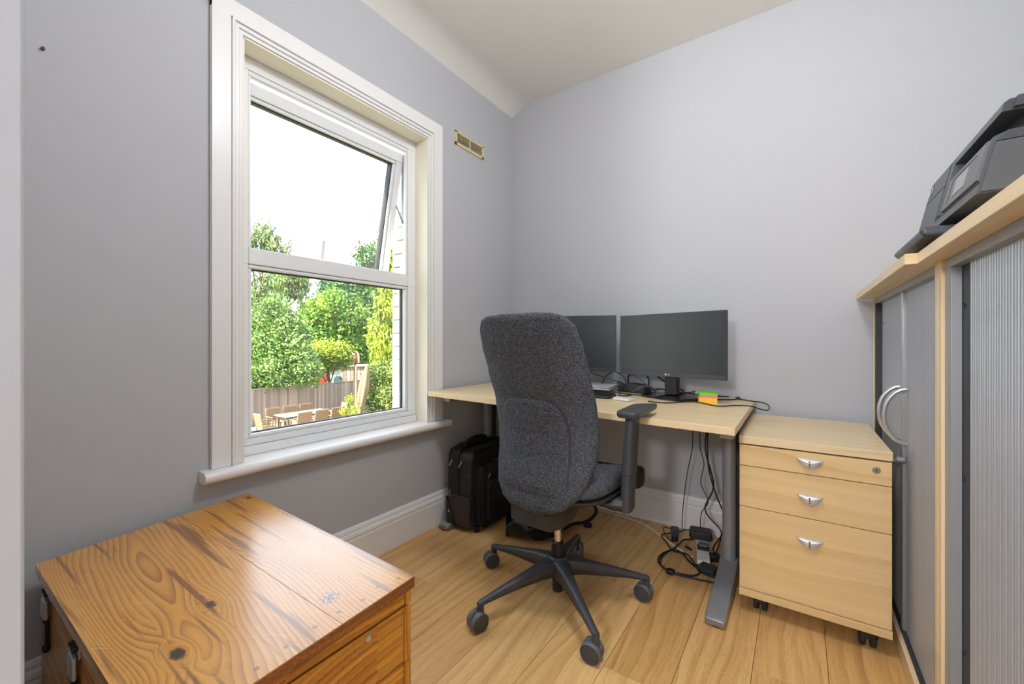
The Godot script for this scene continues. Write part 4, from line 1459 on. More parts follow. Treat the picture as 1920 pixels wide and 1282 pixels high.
func chair():
	var t := thing("office_chair", "charcoal tweed swivel office chair with high back on a five-star base", "chair", Vector3(0.868, 0, 0.933), deg_to_rad(-4))
	var b := B.new()
	# five-star base
	var base := Node3D.new()
	base.name = "star_base"
	t.add_child(base)
	b.lathe([Vector2(0, 0.088), Vector2(0.026, 0.088), Vector2(0.032, 0.095), Vector2(0.040, 0.13), Vector2(0.043, 0.158), Vector2(0.034, 0.168), Vector2(0, 0.168)], 28)
	part(b, "hub", M.dark_plastic, base)
	for k in 5:
		var a := deg_to_rad(37.5 + 72 * k)
		var d := Vector3(cos(a), 0, sin(a))
		var s := Vector3(-sin(a), 0, cos(a))
		b = B.new()
		var rings := []
		for q in [[0.015, 0.164, 0.098, 0.040, 0.020], [0.05, 0.163, 0.105, 0.036, 0.017], [0.10, 0.155, 0.105, 0.027, 0.014], [0.18, 0.138, 0.100, 0.0205, 0.0115], [0.27, 0.119, 0.094, 0.0165, 0.010], [0.325, 0.106, 0.088, 0.015, 0.0095], [0.345, 0.102, 0.086, 0.0145, 0.0095], [0.356, 0.097, 0.084, 0.011, 0.008]]:
			var r: float = q[0]
			var yt: float = q[1]
			var yb: float = q[2]
			var wt: float = q[3] * 0.55
			var wb: float = q[3] * 0.85
			rings.append([d * r + Vector3.UP * yb - s * wb, d * r + Vector3.UP * (yt - 0.012) - s * wb, d * r + Vector3.UP * (yt - 0.003) - s * wt, d * r + Vector3.UP * yt, d * r + Vector3.UP * (yt - 0.003) + s * wt, d * r + Vector3.UP * (yt - 0.012) + s * wb, d * r + Vector3.UP * yb + s * wb])
		b.loft(rings)
		part(b, "base_leg", M.dark_plastic, base)
		# castor: stem, hood and two wheels, each turned its own way
		var cs := Node3D.new()
		cs.name = "castor"
		t.add_child(cs, true)
		cs.position = d * 0.345
		cs.rotation.y = deg_to_rad([-83.0, -14.0, -34.0, 29.0, -89.0][k])
		b = B.new()
		b.cyl(Vector3(0, 0.05, 0), Vector3(0, 0.092, 0), 0.0125, 14)
		b.span(Vector3(-0.008, 0.03, -0.012), Vector3(0.008, 0.062, 0.022), 0.004)
		part(b, "castor_stem", M.dark_plastic, cs)
		for sx in [-1.0, 1.0]:
			b = B.new()
			var fr := b.frame(Vector3(sx * 0.0035, 0.0335, 0.012), Vector3(sx * 0.03, 0.0335, 0.012))
			b.lathe([Vector2(0, 0), Vector2(0.027, 0), Vector2(0.0335, 0.003), Vector2(0.0335, 0.017), Vector2(0.0305, 0.021), Vector2(0.0295, 0.0195)], 28, fr)
			part(b, "tyre", M.tyre, cs)
			b = B.new()
			b.lathe([Vector2(0.0298, 0.0188), Vector2(0.027, 0.022), Vector2(0, 0.0235)], 28, fr)
			part(b, "wheel_cap", M.wheel, cs)
	# gas lift
	b = B.new()
	b.cyl(Vector3(0, 0.028, 0), Vector3(0, 0.10, 0), 0.022, 20, -1, 0.003)
	part(b, "lift_foot", M.black, t)
	b = B.new()
	b.cyl(Vector3(0, 0.16, 0), Vector3(0, 0.222, 0), 0.026, 24, 0.0245, 0.003)
	part(b, "lift_sleeve", M.black, t)
	b = B.new()
	b.cyl(Vector3(0, 0.21, 0), Vector3(0, 0.36, 0), 0.0145, 20)
	part(b, "lift_rod", M.chrome, t)
	# mechanism under the seat, reaching back to carry the backrest
	b = B.new()
	var rings := []
	for q in [[-0.12, 0.05, 0.36, 0.42], [-0.05, 0.075, 0.34, 0.43], [0.04, 0.092, 0.325, 0.43], [0.12, 0.098, 0.328, 0.425], [0.175, 0.095, 0.338, 0.415], [0.198, 0.08, 0.352, 0.41]]:
		var ring := []
		for k in 20:
			var f := TAU * k / 20
			ring.append(Vector3(q[1] * signf(cos(f)) * pow(absf(cos(f)), 0.35), lerpf(q[2], q[3], 0.5 + 0.5 * signf(sin(f)) * pow(absf(sin(f)), 0.35)), q[0]))
		rings.append(ring)
	b.loft(rings)
	part(b, "mechanism", M.warm_plastic, t)
	b = B.new()
	b.cyl(Vector3(0.08, 0.40, -0.02), Vector3(0.20, 0.395, -0.05), 0.007, 12)
	b.soft(Vector3(0.21, 0.393, -0.052), Vector3(0.05, 0.02, 0.03), 0.6, 14, 8)
	part(b, "seat_lever", M.black, t)
	# seat cushion and its pan
	b = B.new()
	rings = []
	for q in [[0.456, 0.90], [0.461, 0.965], [0.472, 1.0], [0.486, 1.0], [0.498, 0.975], [0.506, 0.92], [0.509, 0.75], [0.508, 0.4], [0.507, 0.1]]:
		var ring := []
		for k in 48:
			var f := TAU * k / 48
			var x := 0.232 * signf(cos(f)) * pow(absf(cos(f)), 0.55)
			var z := 0.235 * signf(sin(f)) * pow(absf(sin(f)), 0.5)
			var p := Vector3(x * q[1], q[0], z * q[1] - 0.075)
			p.y -= 0.03 * pow(clampf((-z - 0.09) / 0.15, 0, 1), 2.0)
			p.y += 0.012 * pow(absf(x) / 0.238, 2.0) * float(q[0] > 0.48)
			ring.append(p)
		rings.append(ring)
	b.loft(rings)
	var seat := part(b, "seat", M.tweed, t)
	b = B.new()
	rings = []
	for q in [[0.424, 0.72], [0.432, 0.9], [0.446, 0.985], [0.452, 0.985]]:
		var ring := []
		for k in 48:
			var f := TAU * k / 48
			var z := 0.235 * signf(sin(f)) * pow(absf(sin(f)), 0.5)
			ring.append(Vector3(0.238 * signf(cos(f)) * pow(absf(cos(f)), 0.55) * q[1], q[0] - 0.03 * pow(clampf((-z - 0.09) / 0.15, 0, 1), 2.0), z * q[1] - 0.075))
		rings.append(ring)
	b.loft(rings)
	part(b, "seat_pan", M.warm_plastic, t)
	# backrest: height, half width, centre depth, forward curve of the wings, thickness
	var tab := [[0.404, 0.060, 0.188, 0.004, 0.03], [0.412, 0.100, 0.187, 0.010, 0.05], [0.435, 0.142, 0.184, 0.022, 0.07], [0.475, 0.180, 0.174, 0.036, 0.082], [0.53, 0.203, 0.160, 0.050, 0.088], [0.60, 0.216, 0.148, 0.062, 0.09], [0.68, 0.222, 0.146, 0.064, 0.088], [0.78, 0.222, 0.160, 0.055, 0.082], [0.90, 0.222, 0.196, 0.042, 0.074], [1.00, 0.219, 0.228, 0.032, 0.066], [1.06, 0.208, 0.247, 0.024, 0.058], [1.092, 0.186, 0.257, 0.016, 0.045], [1.106, 0.155, 0.262, 0.010, 0.028], [1.110, 0.12, 0.263, 0.004, 0.012]]
	b = B.new()
	rings = []
	var y := 0.404
	while y <= 1.1101:
		rings.append(back_section(y, curve_at(tab, y, 1), curve_at(tab, y, 2), curve_at(tab, y, 3), curve_at(tab, y, 4)))
		y += 0.004 if y < 0.48 or y > 1.05 else 0.0095
	rings.append(back_section(1.1115, 0.08, 0.263, 0.002, 0.004))
	b.loft(rings)
	var back := part(b, "backrest", M.tweed, t)
	# raised lower back cover with an arched top, and the dark gap round it
	for layer in 2:
		b = B.new()
		rings = []
		y = 0.455
		var wide := 0.0035 if layer == 0 else 0.0
		while y <= 0.8101:
			var arch := 1.0
			if y > 0.68: arch = sqrt(maxf(0.0, 1.0 - pow((y - 0.68) / 0.131, 2.3)))
			var low := smoothstep(0.455, 0.52, y)
			var w := minf(0.150 * sqrt(arch), curve_at(tab, y, 1) * 0.93) + wide
			var wf: float = curve_at(tab, y, 1)
			var zc: float = curve_at(tab, y, 2)
			var cv: float = curve_at(tab, y, 3)
			var th: float = curve_at(tab, y, 4)
			var ring := []
			for k in 21:
				var s := -1.0 + 2.0 * k / 20
				var x := w * s
				var cx := x / wf
				var bulge := pow(maxf(0.0, 1.0 - pow(absf(cx), 4.0)), 0.375)
				var edge := sqrt(maxf(0.0, 1.0 - pow(absf(s), 6.0))) * minf(1.0, arch * 2.0)
				ring.append(Vector3(x, y, zc - cv * cx * cx + th * 0.5 * bulge + ((-0.004 + 0.005 * low) if layer == 0 else -0.004 + (0.002 + 0.013 * edge) * low)))
			rings.append(ring)
			y += 0.0055 if y < 0.78 else 0.003
		b.loft(rings, false, false)
		part(b, "cover_gap" if layer == 0 else "back_cover", M.charcoal if layer == 0 else M.tweed, back)
	b = B.new()
	b.box(Vector3(0.178, 0.512, 0.118), Vector3(0.008, 0.014, 0.018), 0.002)
	part(b, "orange_tab", M.orange, back)
	# armrests
	for sx in [-1.0, 1.0]:
		var ar := Node3D.new()
		ar.name = "armrest"
		t.add_child(ar, true)
		if sx < 0: ar.position = Vector3(0.025, 0, -0.03)
		b = B.new()
		b.loft([quad_ring(Vector3(sx * 0.10, 0.428, -0.03), 0.012, 0.05), quad_ring(Vector3(sx * 0.19, 0.424, -0.04), 0.014, 0.05), quad_ring(Vector3(sx * 0.262, 0.418, -0.05), 0.020, 0.034)], true)
		part(b, "arm_bracket", M.dark_plastic, ar)
		b = B.new()
		b.loft([flat_ring(Vector3(sx * 0.268, 0.392, -0.05), 0.014, 0.024), flat_ring(Vector3(sx * 0.268, 0.404, -0.05), 0.020, 0.034), flat_ring(Vector3(sx * 0.272, 0.53, -0.055), 0.0195, 0.034)])
		part(b, "lower_post", M.dark_plastic, ar)
		b = B.new()
		b.loft([flat_ring(Vector3(sx * 0.272, 0.532, -0.055), 0.0215, 0.0370), flat_ring(Vector3(sx * 0.276, 0.64, -0.06), 0.0205, 0.036), flat_ring(Vector3(sx * 0.282, 0.752, -0.066), 0.019, 0.034)])
		part(b, "upper_post", M.dark_plastic, ar)
		b = B.new()
		b.xf = Transform3D(Basis(Vector3.UP, sx * 0.10), Vector3(sx * 0.290, 0, -0.085))
		var pad := []
		for q in [[0.748, 0.86], [0.754, 0.98], [0.764, 1.0], [0.769, 0.97], [0.770, 0.92], [0.7701, 0.88], [0.7701, 0.3], [0.7701, 0.02]]:
			var ring := []
			for k in 32:
				var f := TAU * k / 32
				var cx := signf(cos(f)) * pow(absf(cos(f)), 0.28)
				var cz := signf(sin(f)) * pow(absf(sin(f)), 0.28)
				ring.append(Vector3(0.041 * q[1] * cx, q[0], (0.128 - 0.041 * (1.0 - q[1])) * cz - sx * 0.03 * cx * (1.0 if cz < 0 else 0.0)))
			pad.append(ring)
		b.loft(pad)
		part(b, "arm_pad", M.dark_plastic, ar)
		b = B.new()
		b.soft(Vector3(sx * 0.238, 0.47, -0.215), Vector3(0.05, 0.085, 0.08), 0.6, 16, 10)
		part(b, "adjust_knob", M.black, ar)

func quad_ring(c: Vector3, hy: float, hz: float) -> Array:
	return [c + Vector3(0, -hy, -hz), c + Vector3(0, hy, -hz), c + Vector3(0, hy, hz), c + Vector3(0, -hy, hz)]
func flat_ring(c: Vector3, hx: float, hz: float) -> Array:
	var r := []
	for k in 20:
		var f := TAU * k / 20
		r.append(c + Vector3(hx * signf(cos(f)) * pow(absf(cos(f)), 0.6), 0, hz * signf(sin(f)) * pow(absf(sin(f)), 0.6)))
	return r

# ---------------------------------------------------------------- bags
func bags():
	var t := thing("trolley_bag", "black wheeled laptop case with silver zips standing under the desk", "bag", Vector3(0.003, 0, 0.735), 0.03)
	# local: x = thickness from the wall, z = back along the wall (negative)
	var b := B.new()
	var shell = func(x0: float, x1: float, y0: float, y1: float, z0: float, z1: float, e: float) -> B:
		var q := B.new()
		var rings := []
		for s in [[0.0, 0.93], [0.02, 0.975], [0.08, 1.0], [0.5, 1.012], [0.92, 1.0], [0.98, 0.975], [1.0, 0.93]]:
			var ring := []
			for k in 44:
				var f := TAU * k / 44
				ring.append(Vector3(lerpf(x0, x1, s[0]), (y0 + y1) / 2 + (y1 - y0) / 2 * s[1] * signf(sin(f)) * pow(absf(sin(f)), e), (z0 + z1) / 2 + (z1 - z0) / 2 * s[1] * signf(cos(f)) * pow(absf(cos(f)), e)))
			rings.append(ring)
		q.loft(rings)
		return q
	part(shell.call(0.075, 0.155, 0.03, 0.435, -0.40, 0.0, 0.22), "back_compartment", M.nylon, t)
	part(shell.call(0.150, 0.245, 0.02, 0.425, -0.40, 0.0, 0.22), "main_compartment", M.nylon, t)
	part(shell.call(0.235, 0.285, 0.03, 0.36, -0.375, -0.03, 0.25), "front_pocket", M.nylon, t)
	part(shell.call(0.275, 0.305, 0.05, 0.28, -0.33, -0.07, 0.3), "small_pocket", M.nylon, t)
	# piping round each compartment
	for q in [[0.152, 0.437, 0.402], [0.243, 0.427, 0.402], [0.280, 0.362, 0.36]]:
		var pts := []
		for k in 49:
			var f := TAU * k / 48
			pts.append(Vector3(q[0], 0.025 + q[1] / 2 - 0.012 + (q[1] / 2 - 0.012) * signf(sin(f)) * pow(absf(sin(f)), 0.22), -0.2 + q[2] / 2 * signf(cos(f)) * pow(absf(cos(f)), 0.22)))
		b = B.new()
		b.tube(pts, 0.004, 6)
		part(b, "piping", M.leather, t)
	b = B.new()
	b.span(Vector3(0.085, 0.03, -0.005), Vector3(0.235, 0.19, 0.008), 0.006)
	part(b, "kick_panel", mat(rgb(46, 40, 38), 0.6), t)
	b = B.new()
	b.prism(PackedVector2Array([Vector2(0.078, 0.03), Vector2(0.135, 0.03), Vector2(0.12, 0.09), Vector2(0.078, 0.175)]), 0.002, 0.014)
	part(b, "corner_guard", M.leather, t)
	b = B.new()
	b.cyl(Vector3(0.098, 0.10, 0.012), Vector3(0.098, 0.10, 0.018), 0.005, 12)
	part(b, "stud", M.silver, t)
	for z in [-0.02, -0.36]:
		b = B.new()
		b.cyl(Vector3(0.085, 0.022, z), Vector3(0.11, 0.022, z), 0.022, 18, -1, 0.003)
		part(b, "wheel", M.rubber, t)
	b = B.new()
	b.span(Vector3(0.235, 0.0, -0.05), Vector3(0.255, 0.03, -0.03), 0.003)
	b.span(Vector3(0.235, 0.0, -0.36), Vector3(0.255, 0.03, -0.34), 0.003)
	part(b, "foot", M.rubber, t)
	# zips
	for q in [[0.112, 0.365, 0.012, 0.5], [0.178, 0.365, 0.012, 0.5], [0.105, 0.205, 0.012, 0.0], [0.298, 0.30, -0.085, 0.4]]:
		b = B.new()
		b.xf = Transform3D(Basis(Vector3(0, 0, 1), -q[3]), Vector3(q[0], q[1], q[2]))
		b.box(Vector3(0, 0.008, 0), Vector3(0.008, 0.012, 0.006), 0.002)
		b.box(Vector3(0, -0.010, 0.002), Vector3(0.006, 0.026, 0.0025), 0.001)
		part(b, "zip_pull", M.brass if q[1] < 0.21 else M.silver, t)
	# top handle, carried on the back
	b = B.new()
	b.tube(smooth([Vector3(0.115, 0.432, -0.10), Vector3(0.115, 0.452, -0.12), Vector3(0.115, 0.462, -0.2), Vector3(0.115, 0.452, -0.28), Vector3(0.115, 0.432, -0.30)], 6), 0.010, 10)
	part(b, "top_handle", M.nylon, t)
	b = B.new()
	b.span(Vector3(0.080, 0.43, -0.32), Vector3(0.112, 0.444, -0.07), 0.005)
	part(b, "trolley_grip", M.black, t)
	b = B.new()
	var hp := []
	for k in 11:
		var s := k / 10.0
		hp.append(Vector3(0.262 + 0.05 * sin(PI * s), 0.36 + 0.03 * sin(PI * s) - 0.06 * s, -0.13 - 0.13 * s))
	b.tube(hp, 0.009, 8)
	part(b, "carry_strap", M.nylon, t)

	# soft leather bag lying on its side behind the chair
	t = thing("leather_bag", "black shiny leather bag slumped on the floor behind the chair base", "bag", Vector3(0.51, 0, 0.53), 0.62)
	b = B.new()
	var rings := []
	for s in 15:
		var q := s / 14.0
		var ring := []
		var w := 0.055 + 0.05 * sin(PI * clampf(q * 1.05, 0, 1))
		var h := 0.042 + 0.035 * sin(PI * pow(q, 0.8))
		for k in 26:
			var f := TAU * k / 26
			var wob := 1.0 + 0.12 * sin(f * 3.0 + q * 7.0) + 0.06 * sin(f * 5.0 - q * 11.0)
			ring.append(Vector3(-0.15 + 0.29 * q, maxf(0.002, h + h * sin(f) * wob), w * signf(cos(f)) * pow(absf(cos(f)), 0.7) * wob))
		rings.append(ring)
	b.loft(rings)
	part(b, "bag_body", M.leather, t)
	b = B.new()
	b.tube(smooth([Vector3(0.12, 0.07, 0.04), Vector3(0.135, 0.03, 0.055), Vector3(0.14, 0.03, 0.0), Vector3(0.135, 0.07, -0.03)], 6), 0.004, 8)
	part(b, "metal_ring", M.silver, t)
	var sp := []
	for q in [[1058, 990, 0.02], [1075, 982, 0.02], [1098, 978, 0.02], [1113, 968, 0.03], [1118, 957, 0.05], [1112, 947, 0.07], [1095, 943, 0.08], [1075, 946, 0.08], [1055, 955, 0.07]]:
		sp.append(t.transform.affine_inverse() * on(q[0], q[1], 1, q[2]))
	b = B.new()
	b.tube(smooth(sp, 6), 0.009, 8)
	part(b, "shoulder_strap", M.nylon, t)
	b = B.new()
	var bk: Vector3 = t.transform.affine_inverse() * on(1102, 984, 1, 0.015)
	b.box(bk, Vector3(0.045, 0.022, 0.03), 0.006)
	part(b, "strap_buckle", M.black, t)
# ---------------------------------------------------------------- garden beyond the window
const GY := -2.54
func leaf_mesh(sd: int, n: int, long: float) -> ArrayMesh:
	var r := RandomNumberGenerator.new()
	r.seed = sd
	var b := B.new()
	for k in n:
		var c := Vector3(r.randfn(), r.randfn(), r.randfn()) * 0.42
		var d := Vector3(r.randf_range(-1, 1), r.randf_range(-1, 0.6), r.randf_range(-1, 1)).normalized()
		var s := d.cross(Vector3(r.randf_range(-1, 1), r.randf_range(-1, 1), r.randf_range(-1, 1))).normalized()
		var nn := d.cross(s).normalized()
		if nn.y < 0: nn = -nn
		var l := 0.34 * long
		b.quad(c, c + d * l * 0.5 + s * 0.11, c + d * l, c + d * l * 0.5 - s * 0.11, nn)
	return b.mesh()

func foliage(parent: Node, lumps: Array, leaf: float, cols: Array, sd: int, mesh: Mesh, m: Material, stretch := 1.0):
	# every mass of leaves is broken into many small sprays, so that outlines stay ragged
	var r := RandomNumberGenerator.new()
	r.seed = sd
	var mm := MultiMesh.new()
	mm.transform_format = MultiMesh.TRANSFORM_3D
	mm.use_colors = true
	mm.mesh = mesh
	var total := 0
	for l in lumps: total += l[2]
	mm.instance_count = total
	var i := 0
	for l in lumps:
		var subs := []
		var n_sub: int = clampi(int(l[2] / 22.0), 6, 70)
		for k in n_sub:
			var d := Vector3(r.randfn(), r.randfn(), r.randfn()).normalized()
			subs.append([d * pow(r.randf(), 0.45) * 0.86, r.randf_range(0.12, 0.34), cols[r.randi() % cols.size()] * r.randf_range(0.7, 1.35)])
		for k in l[2]:
			var sb = subs[r.randi() % n_sub]
			var e = Vector3(r.randfn(), r.randfn(), r.randfn()) * 0.55 * sb[1]
			var p: Vector3 = l[0] + (sb[0] + e) * l[1]
			var s := leaf * r.randf_range(0.7, 1.35)
			var bs := Basis(Vector3(r.randf_range(-1, 1), r.randf_range(-1, 1), r.randf_range(-1, 1)).normalized(), r.randf() * TAU) if stretch == 1.0 else Basis(Vector3.UP, r.randf() * TAU)
			bs = Basis.from_scale(Vector3(1, stretch, 1)) * bs.scaled(Vector3.ONE * s)
			mm.set_instance_transform(i, Transform3D(bs, p))
			var c: Color = sb[2] * r.randf_range(0.75, 1.25)
			mm.set_instance_color(i, Color(c.r, c.g, c.b))
			i += 1
	var o := MultiMeshInstance3D.new()
	o.name = "foliage"
	o.multimesh = mm
	o.material_override = m
	o.set_meta("kind", "stuff")
	parent.add_child(o)

func plant(called, label, category, base: Vector3, trunk_r: float, lumps: Array, leaf: float, cols: Array, sd: int, mesh: Mesh, m: Material, stretch := 1.0, group := ""):
	var t := thing(called, label, category, base, 0.0, group)
	var loc := []
	var top := Vector3.ZERO
	for l in lumps:
		loc.append([l[0] - base, l[1], l[2]])
		if l[0].y - base.y > top.y: top = l[0] - base
	var b := B.new()
	b.tube(smooth([Vector3(0, -0.05, 0), Vector3(top.x * 0.2, top.y * 0.4, top.z * 0.2), top], 5), trunk_r, 8)
	for l in loc:
		b.tube([Vector3(top.x * 0.2, minf(top.y * 0.4, l[0].y * 0.6), top.z * 0.2), l[0]], trunk_r * 0.5, 6)
	part(b, "trunk", M.bark, t)
	foliage(t, loc, leaf, cols, sd, mesh, m, stretch)

func lump(px, py, depth: float, rx: float, ry: float, n: int) -> Array:
	# a rounded mass of leaves seen at a pixel, at a distance, with its size in pixels
	return [far(px, py, depth), Vector3(rx, ry, rx) * (depth / FPX), n]

func ground_at(px, depth: float) -> Vector3:
	var q := far(px, 641, depth)
	return Vector3(q.x, GY, q.z)

func garden():
	M.bark = mat(rgb(84, 72, 60), 0.9)
	M.leaf = mat(Color.WHITE, 0.65)
	M.leaf.vertex_color_use_as_albedo = true
	M.leaf.backlight_enabled = true
	M.leaf.backlight = rgb(130, 130, 110)
	M.leaf.cull_mode = BaseMaterial3D.CULL_DISABLED
	var b := B.new()
	b.span(Vector3(-70, GY - 0.3, -75), Vector3(-0.25, GY, 40))
	struct(b, "ground", mat(rgb(92, 100, 60), 0.95), "garden ground below the window", "ground")
	b = B.new()
	b.span(Vector3(-16.9, GY, -8.6), Vector3(-11.5, GY + 0.03, -3.4))
	struct(b, "patio", mat(rgb(140, 130, 116), 0.9), "pale paved patio under the garden table", "patio")
	# fence
	var t := thing("garden_fence", "weathered grey-brown board fence behind the garden table", "fence", Vector3(-17.4, GY, -8.0))
	var boards := []
	for k in 3:
		b = B.new()
		b.g = 1
		b.box(Vector3(0, 0.76, 0), Vector3(0.022, 1.5, 0.098), 0.004)
		boards.append(b.mesh())
	var fm := [mat(rgb(146, 130, 120), 0.9), mat(rgb(130, 115, 107), 0.9), mat(rgb(160, 145, 135), 0.9)]
	var r := RandomNumberGenerator.new()
	r.seed = 5
	for k in 84:
		var o := part(boards[k % 3], "board", fm[r.randi() % 3], t)
		o.position = Vector3(0.012 * (k % 2), r.randf_range(-0.012, 0.012), -4.2 + k * 0.1)
	b = B.new()
	for y in [0.3, 1.2]: b.span(Vector3(-0.06, y, -4.25), Vector3(-0.015, y + 0.09, 4.2))
	b.span(Vector3(-0.03, 1.51, -4.25), Vector3(0.05, 1.54, 4.2), 0.005)
	part(b, "rail", mat(rgb(140, 128, 116), 0.9), t)

	# table and chairs
	var teak := mat(rgb(136, 110, 84), 0.8)
	var weath := mat(rgb(108, 98, 86), 0.85)
	t = thing("garden_table", "long pale rectangular garden table among slatted chairs", "table", Vector3(-14.3, GY + 0.03, -6.27))
	for k in 6:
		b = B.new()
		b.box(Vector3(-0.375 + k * 0.15, 0.735, 0), Vector3(0.144, 0.03, 1.86), 0.004)
		part(b, "table_board", mat(rgb(176, 166, 154), 0.7), t)
	b = B.new()
	b.span(Vector3(-0.38, 0.65, -0.85), Vector3(0.38, 0.72, 0.85))
	part(b, "apron", weath, t)
	for q in [[-0.36, -0.8], [0.36, -0.8], [-0.36, 0.8], [0.36, 0.8]]:
		b = B.new()
		b.span(Vector3(q[0] - 0.035, 0, q[1] - 0.035), Vector3(q[0] + 0.035, 0.72, q[1] + 0.035))
		part(b, "leg", weath, t)
	var spots := []
	for k in 3:
		spots.append([-14.95, -5.55 - k * 0.66, PI / 2, "slatted garden chair on the fence side of the table, " + ["away from the parasol", "between its two neighbours", "closest to the parasol"][k], "chairs on the fence side of the garden table"])
	for k in 3:
		spots.append([-13.55, -5.75 - k * 0.66, -PI / 2, "slatted garden chair on the house side of the table, " + ["away from the parasol", "between its two neighbours", "closest to the parasol"][k], "chairs on the house side of the garden table"])
	spots.append([-14.25, -4.85, PI, "slatted wooden garden chair at the end of the table away from the parasol", ""])
	spots.append([-14.25, -7.75, 0.0, "slatted wooden garden chair at the end of the table by the closed parasol", ""])
	for s in spots:
		t = thing("garden_chair", s[3], "garden chair", Vector3(s[0], GY + 0.03, s[1]), s[2], s[4])
		# local: seat opens to +z, back at -z
		for k in 9:
			b = B.new()
			b.xf = Transform3D(Basis(Vector3(1, 0, 0), -0.18), Vector3(0, 0.44, -0.22))
			b.span(Vector3(-0.235 + k * 0.0525, 0.04, -0.012), Vector3(-0.195 + k * 0.0525, 0.46, 0.012))
			part(b, "back_slat", teak, t)
		b = B.new()
		b.xf = Transform3D(Basis(Vector3(1, 0, 0), -0.18), Vector3(0, 0.44, -0.22))
		b.span(Vector3(-0.27, 0.45, -0.02), Vector3(0.27, 0.52, 0.02), 0.008)
		b.span(Vector3(-0.27, -0.02, -0.018), Vector3(-0.235, 0.46, 0.018))
		b.span(Vector3(0.235, -0.02, -0.018), Vector3(0.27, 0.46, 0.018))
		part(b, "back_frame", teak, t)
		b = B.new()
		b.span(Vector3(-0.25, 0.42, -0.24), Vector3(0.25, 0.445, 0.24), 0.006)
		part(b, "seat", teak, t)
		b = B.new()
		for sx in [-0.265, 0.265]: b.span(Vector3(sx - 0.03, 0.63, -0.27), Vector3(sx + 0.03, 0.655, 0.24), 0.006)
		part(b, "arm", teak, t)
		for q in [[-0.25, -0.22, 0.44], [0.25, -0.22, 0.44], [-0.25, 0.21, 0.64], [0.25, 0.21, 0.64]]:
			b = B.new()
			b.span(Vector3(q[0] - 0.02, 0, q[1] - 0.02), Vector3(q[0] + 0.02, q[2], q[1] + 0.02))
			part(b, "leg", teak, t)
	# closed parasol
	var pb := ground_at(668, 16.2)
	t = thing("garden_parasol", "closed beige cantilever parasol beside the garden table", "parasol", pb)
	b = B.new()
	b.cyl(Vector3.ZERO, Vector3(0, 0.12, 0), 0.35, 20)
	part(b, "parasol_base", weath, t)
	b = B.new()
	b.cyl(Vector3(0, 0.1, 0), Vector3(0, 2.62, 0), 0.045, 12)
	part(b, "pole", mat(rgb(132, 116, 98), 0.8), t)
	var q0: Vector3 = far(688, 686, 16.2) - pb
	var q1: Vector3 = far(673, 778, 16.2) - pb
	b = B.new()
	var rings := []
	for k in 14:
		var s := k / 13.0
		var ring := []
		for j in 22:
			var f := TAU * j / 22
			var w := (0.05 + 0.11 * sin(PI * pow(s, 0.8)) + 0.05 * s) * (1.0 + 0.22 * sin(f * 5.0))
			ring.append(q0.lerp(q1, s) + Vector3(cos(f) * w, 0, sin(f) * w))
		rings.append(ring)
	b.loft(rings)
	part(b, "folded_canopy", mat(rgb(132, 114, 88), 0.9), t)
	b = B.new()
	b.tube([Vector3(0, 2.6, 0), q0], 0.03, 8)
	b.tube([Vector3(0, 1.4, 0), q0.lerp(q1, 0.2)], 0.02, 8)
	part(b, "arm", mat(rgb(132, 116, 98), 0.8), t)
	# striped house on a post, behind the fence
	var sb := ground_at(666, 23.5)
	t = thing("striped_birdhouse", "small red and white striped domed birdhouse on a tall post", "birdhouse", sb)
	b = B.new()
	b.cyl(Vector3.ZERO, Vector3(0, 2.4, 0), 0.06, 10)
	part(b, "post", mat(rgb(146, 112, 76), 0.8), t)
	var hy: float = 1.012 - 38.0 / FPX * 23.5 - GY
	for k in 8:
		b = B.new()
		var a0 := TAU * k / 8
		var rr := []
		for s in [[0.20, -0.02], [0.23, 0.0], [0.235, 0.3], [0.2, 0.48], [0.12, 0.6], [0.01, 0.64]]:
			var ring := []
			for j in 5:
				var f := a0 + TAU / 8 * j / 4.0
				ring.append(Vector3(cos(f) * s[0], hy + s[1], sin(f) * s[0]))
			rr.append(ring)
		b.loft(rr, false, false)
		part(b, "stripe", mat(rgb(180, 26, 30), 0.6) if k % 2 == 0 else mat(rgb(244, 240, 236), 0.6), t)
	# red and white play house and a grey shed wall beyond the fence
	var pp := ground_at(612, 24.0)
	t = thing("play_house", "red and white painted play house half hidden behind the fence", "play house", pp, 1.05)
	b = B.new()
	b.span(Vector3(-0.55, 0, -0.5), Vector3(0.10, 2.0, 0.5), 0.02)
	part(b, "red_wall", mat(rgb(176, 36, 34), 0.7), t)
	b = B.new()
	b.span(Vector3(0.10, 0, -0.45), Vector3(0.75, 1.9, 0.45), 0.02)
	part(b, "white_wall", mat(rgb(238, 239, 240), 0.7), t)
	b = B.new()
	b.span(Vector3(-0.6, 2.0, -0.6), Vector3(0.8, 2.12, 0.6), 0.02)
	part(b, "roof", mat(rgb(92, 72, 60), 0.8), t)
	b = B.new()
	b.cyl(Vector3(0.6, 1.35, 0.46), Vector3(0.6, 1.35, 0.5), 0.25, 20)
	part(b, "round_window", mat(rgb(70, 100, 112), 0.3), t)
	var sp := ground_at(655, 27.0)
	t = thing("grey_shed", "grey boarded shed wall behind the fence and the birdhouse", "shed", sp, 1.05)
	for k in 12:
		b = B.new()
		b.span(Vector3(-1.2 + k * 0.2, 0, -0.8), Vector3(-1.2 + k * 0.2 + 0.19, 1.95, 0.8), 0.01)
		part(b, "wall_board", fm[k % 3], t)
	b = B.new()
	b.span(Vector3(-1.3, 1.95, -0.9), Vector3(1.3, 2.05, 0.9), 0.02)
	part(b, "roof", mat(rgb(128, 124, 118), 0.8), t)

	# trees and bushes; colours are linear base colours of the leaves
	var lm := leaf_mesh(1, 9, 1.0)
	var lw := leaf_mesh(2, 8, 1.6)
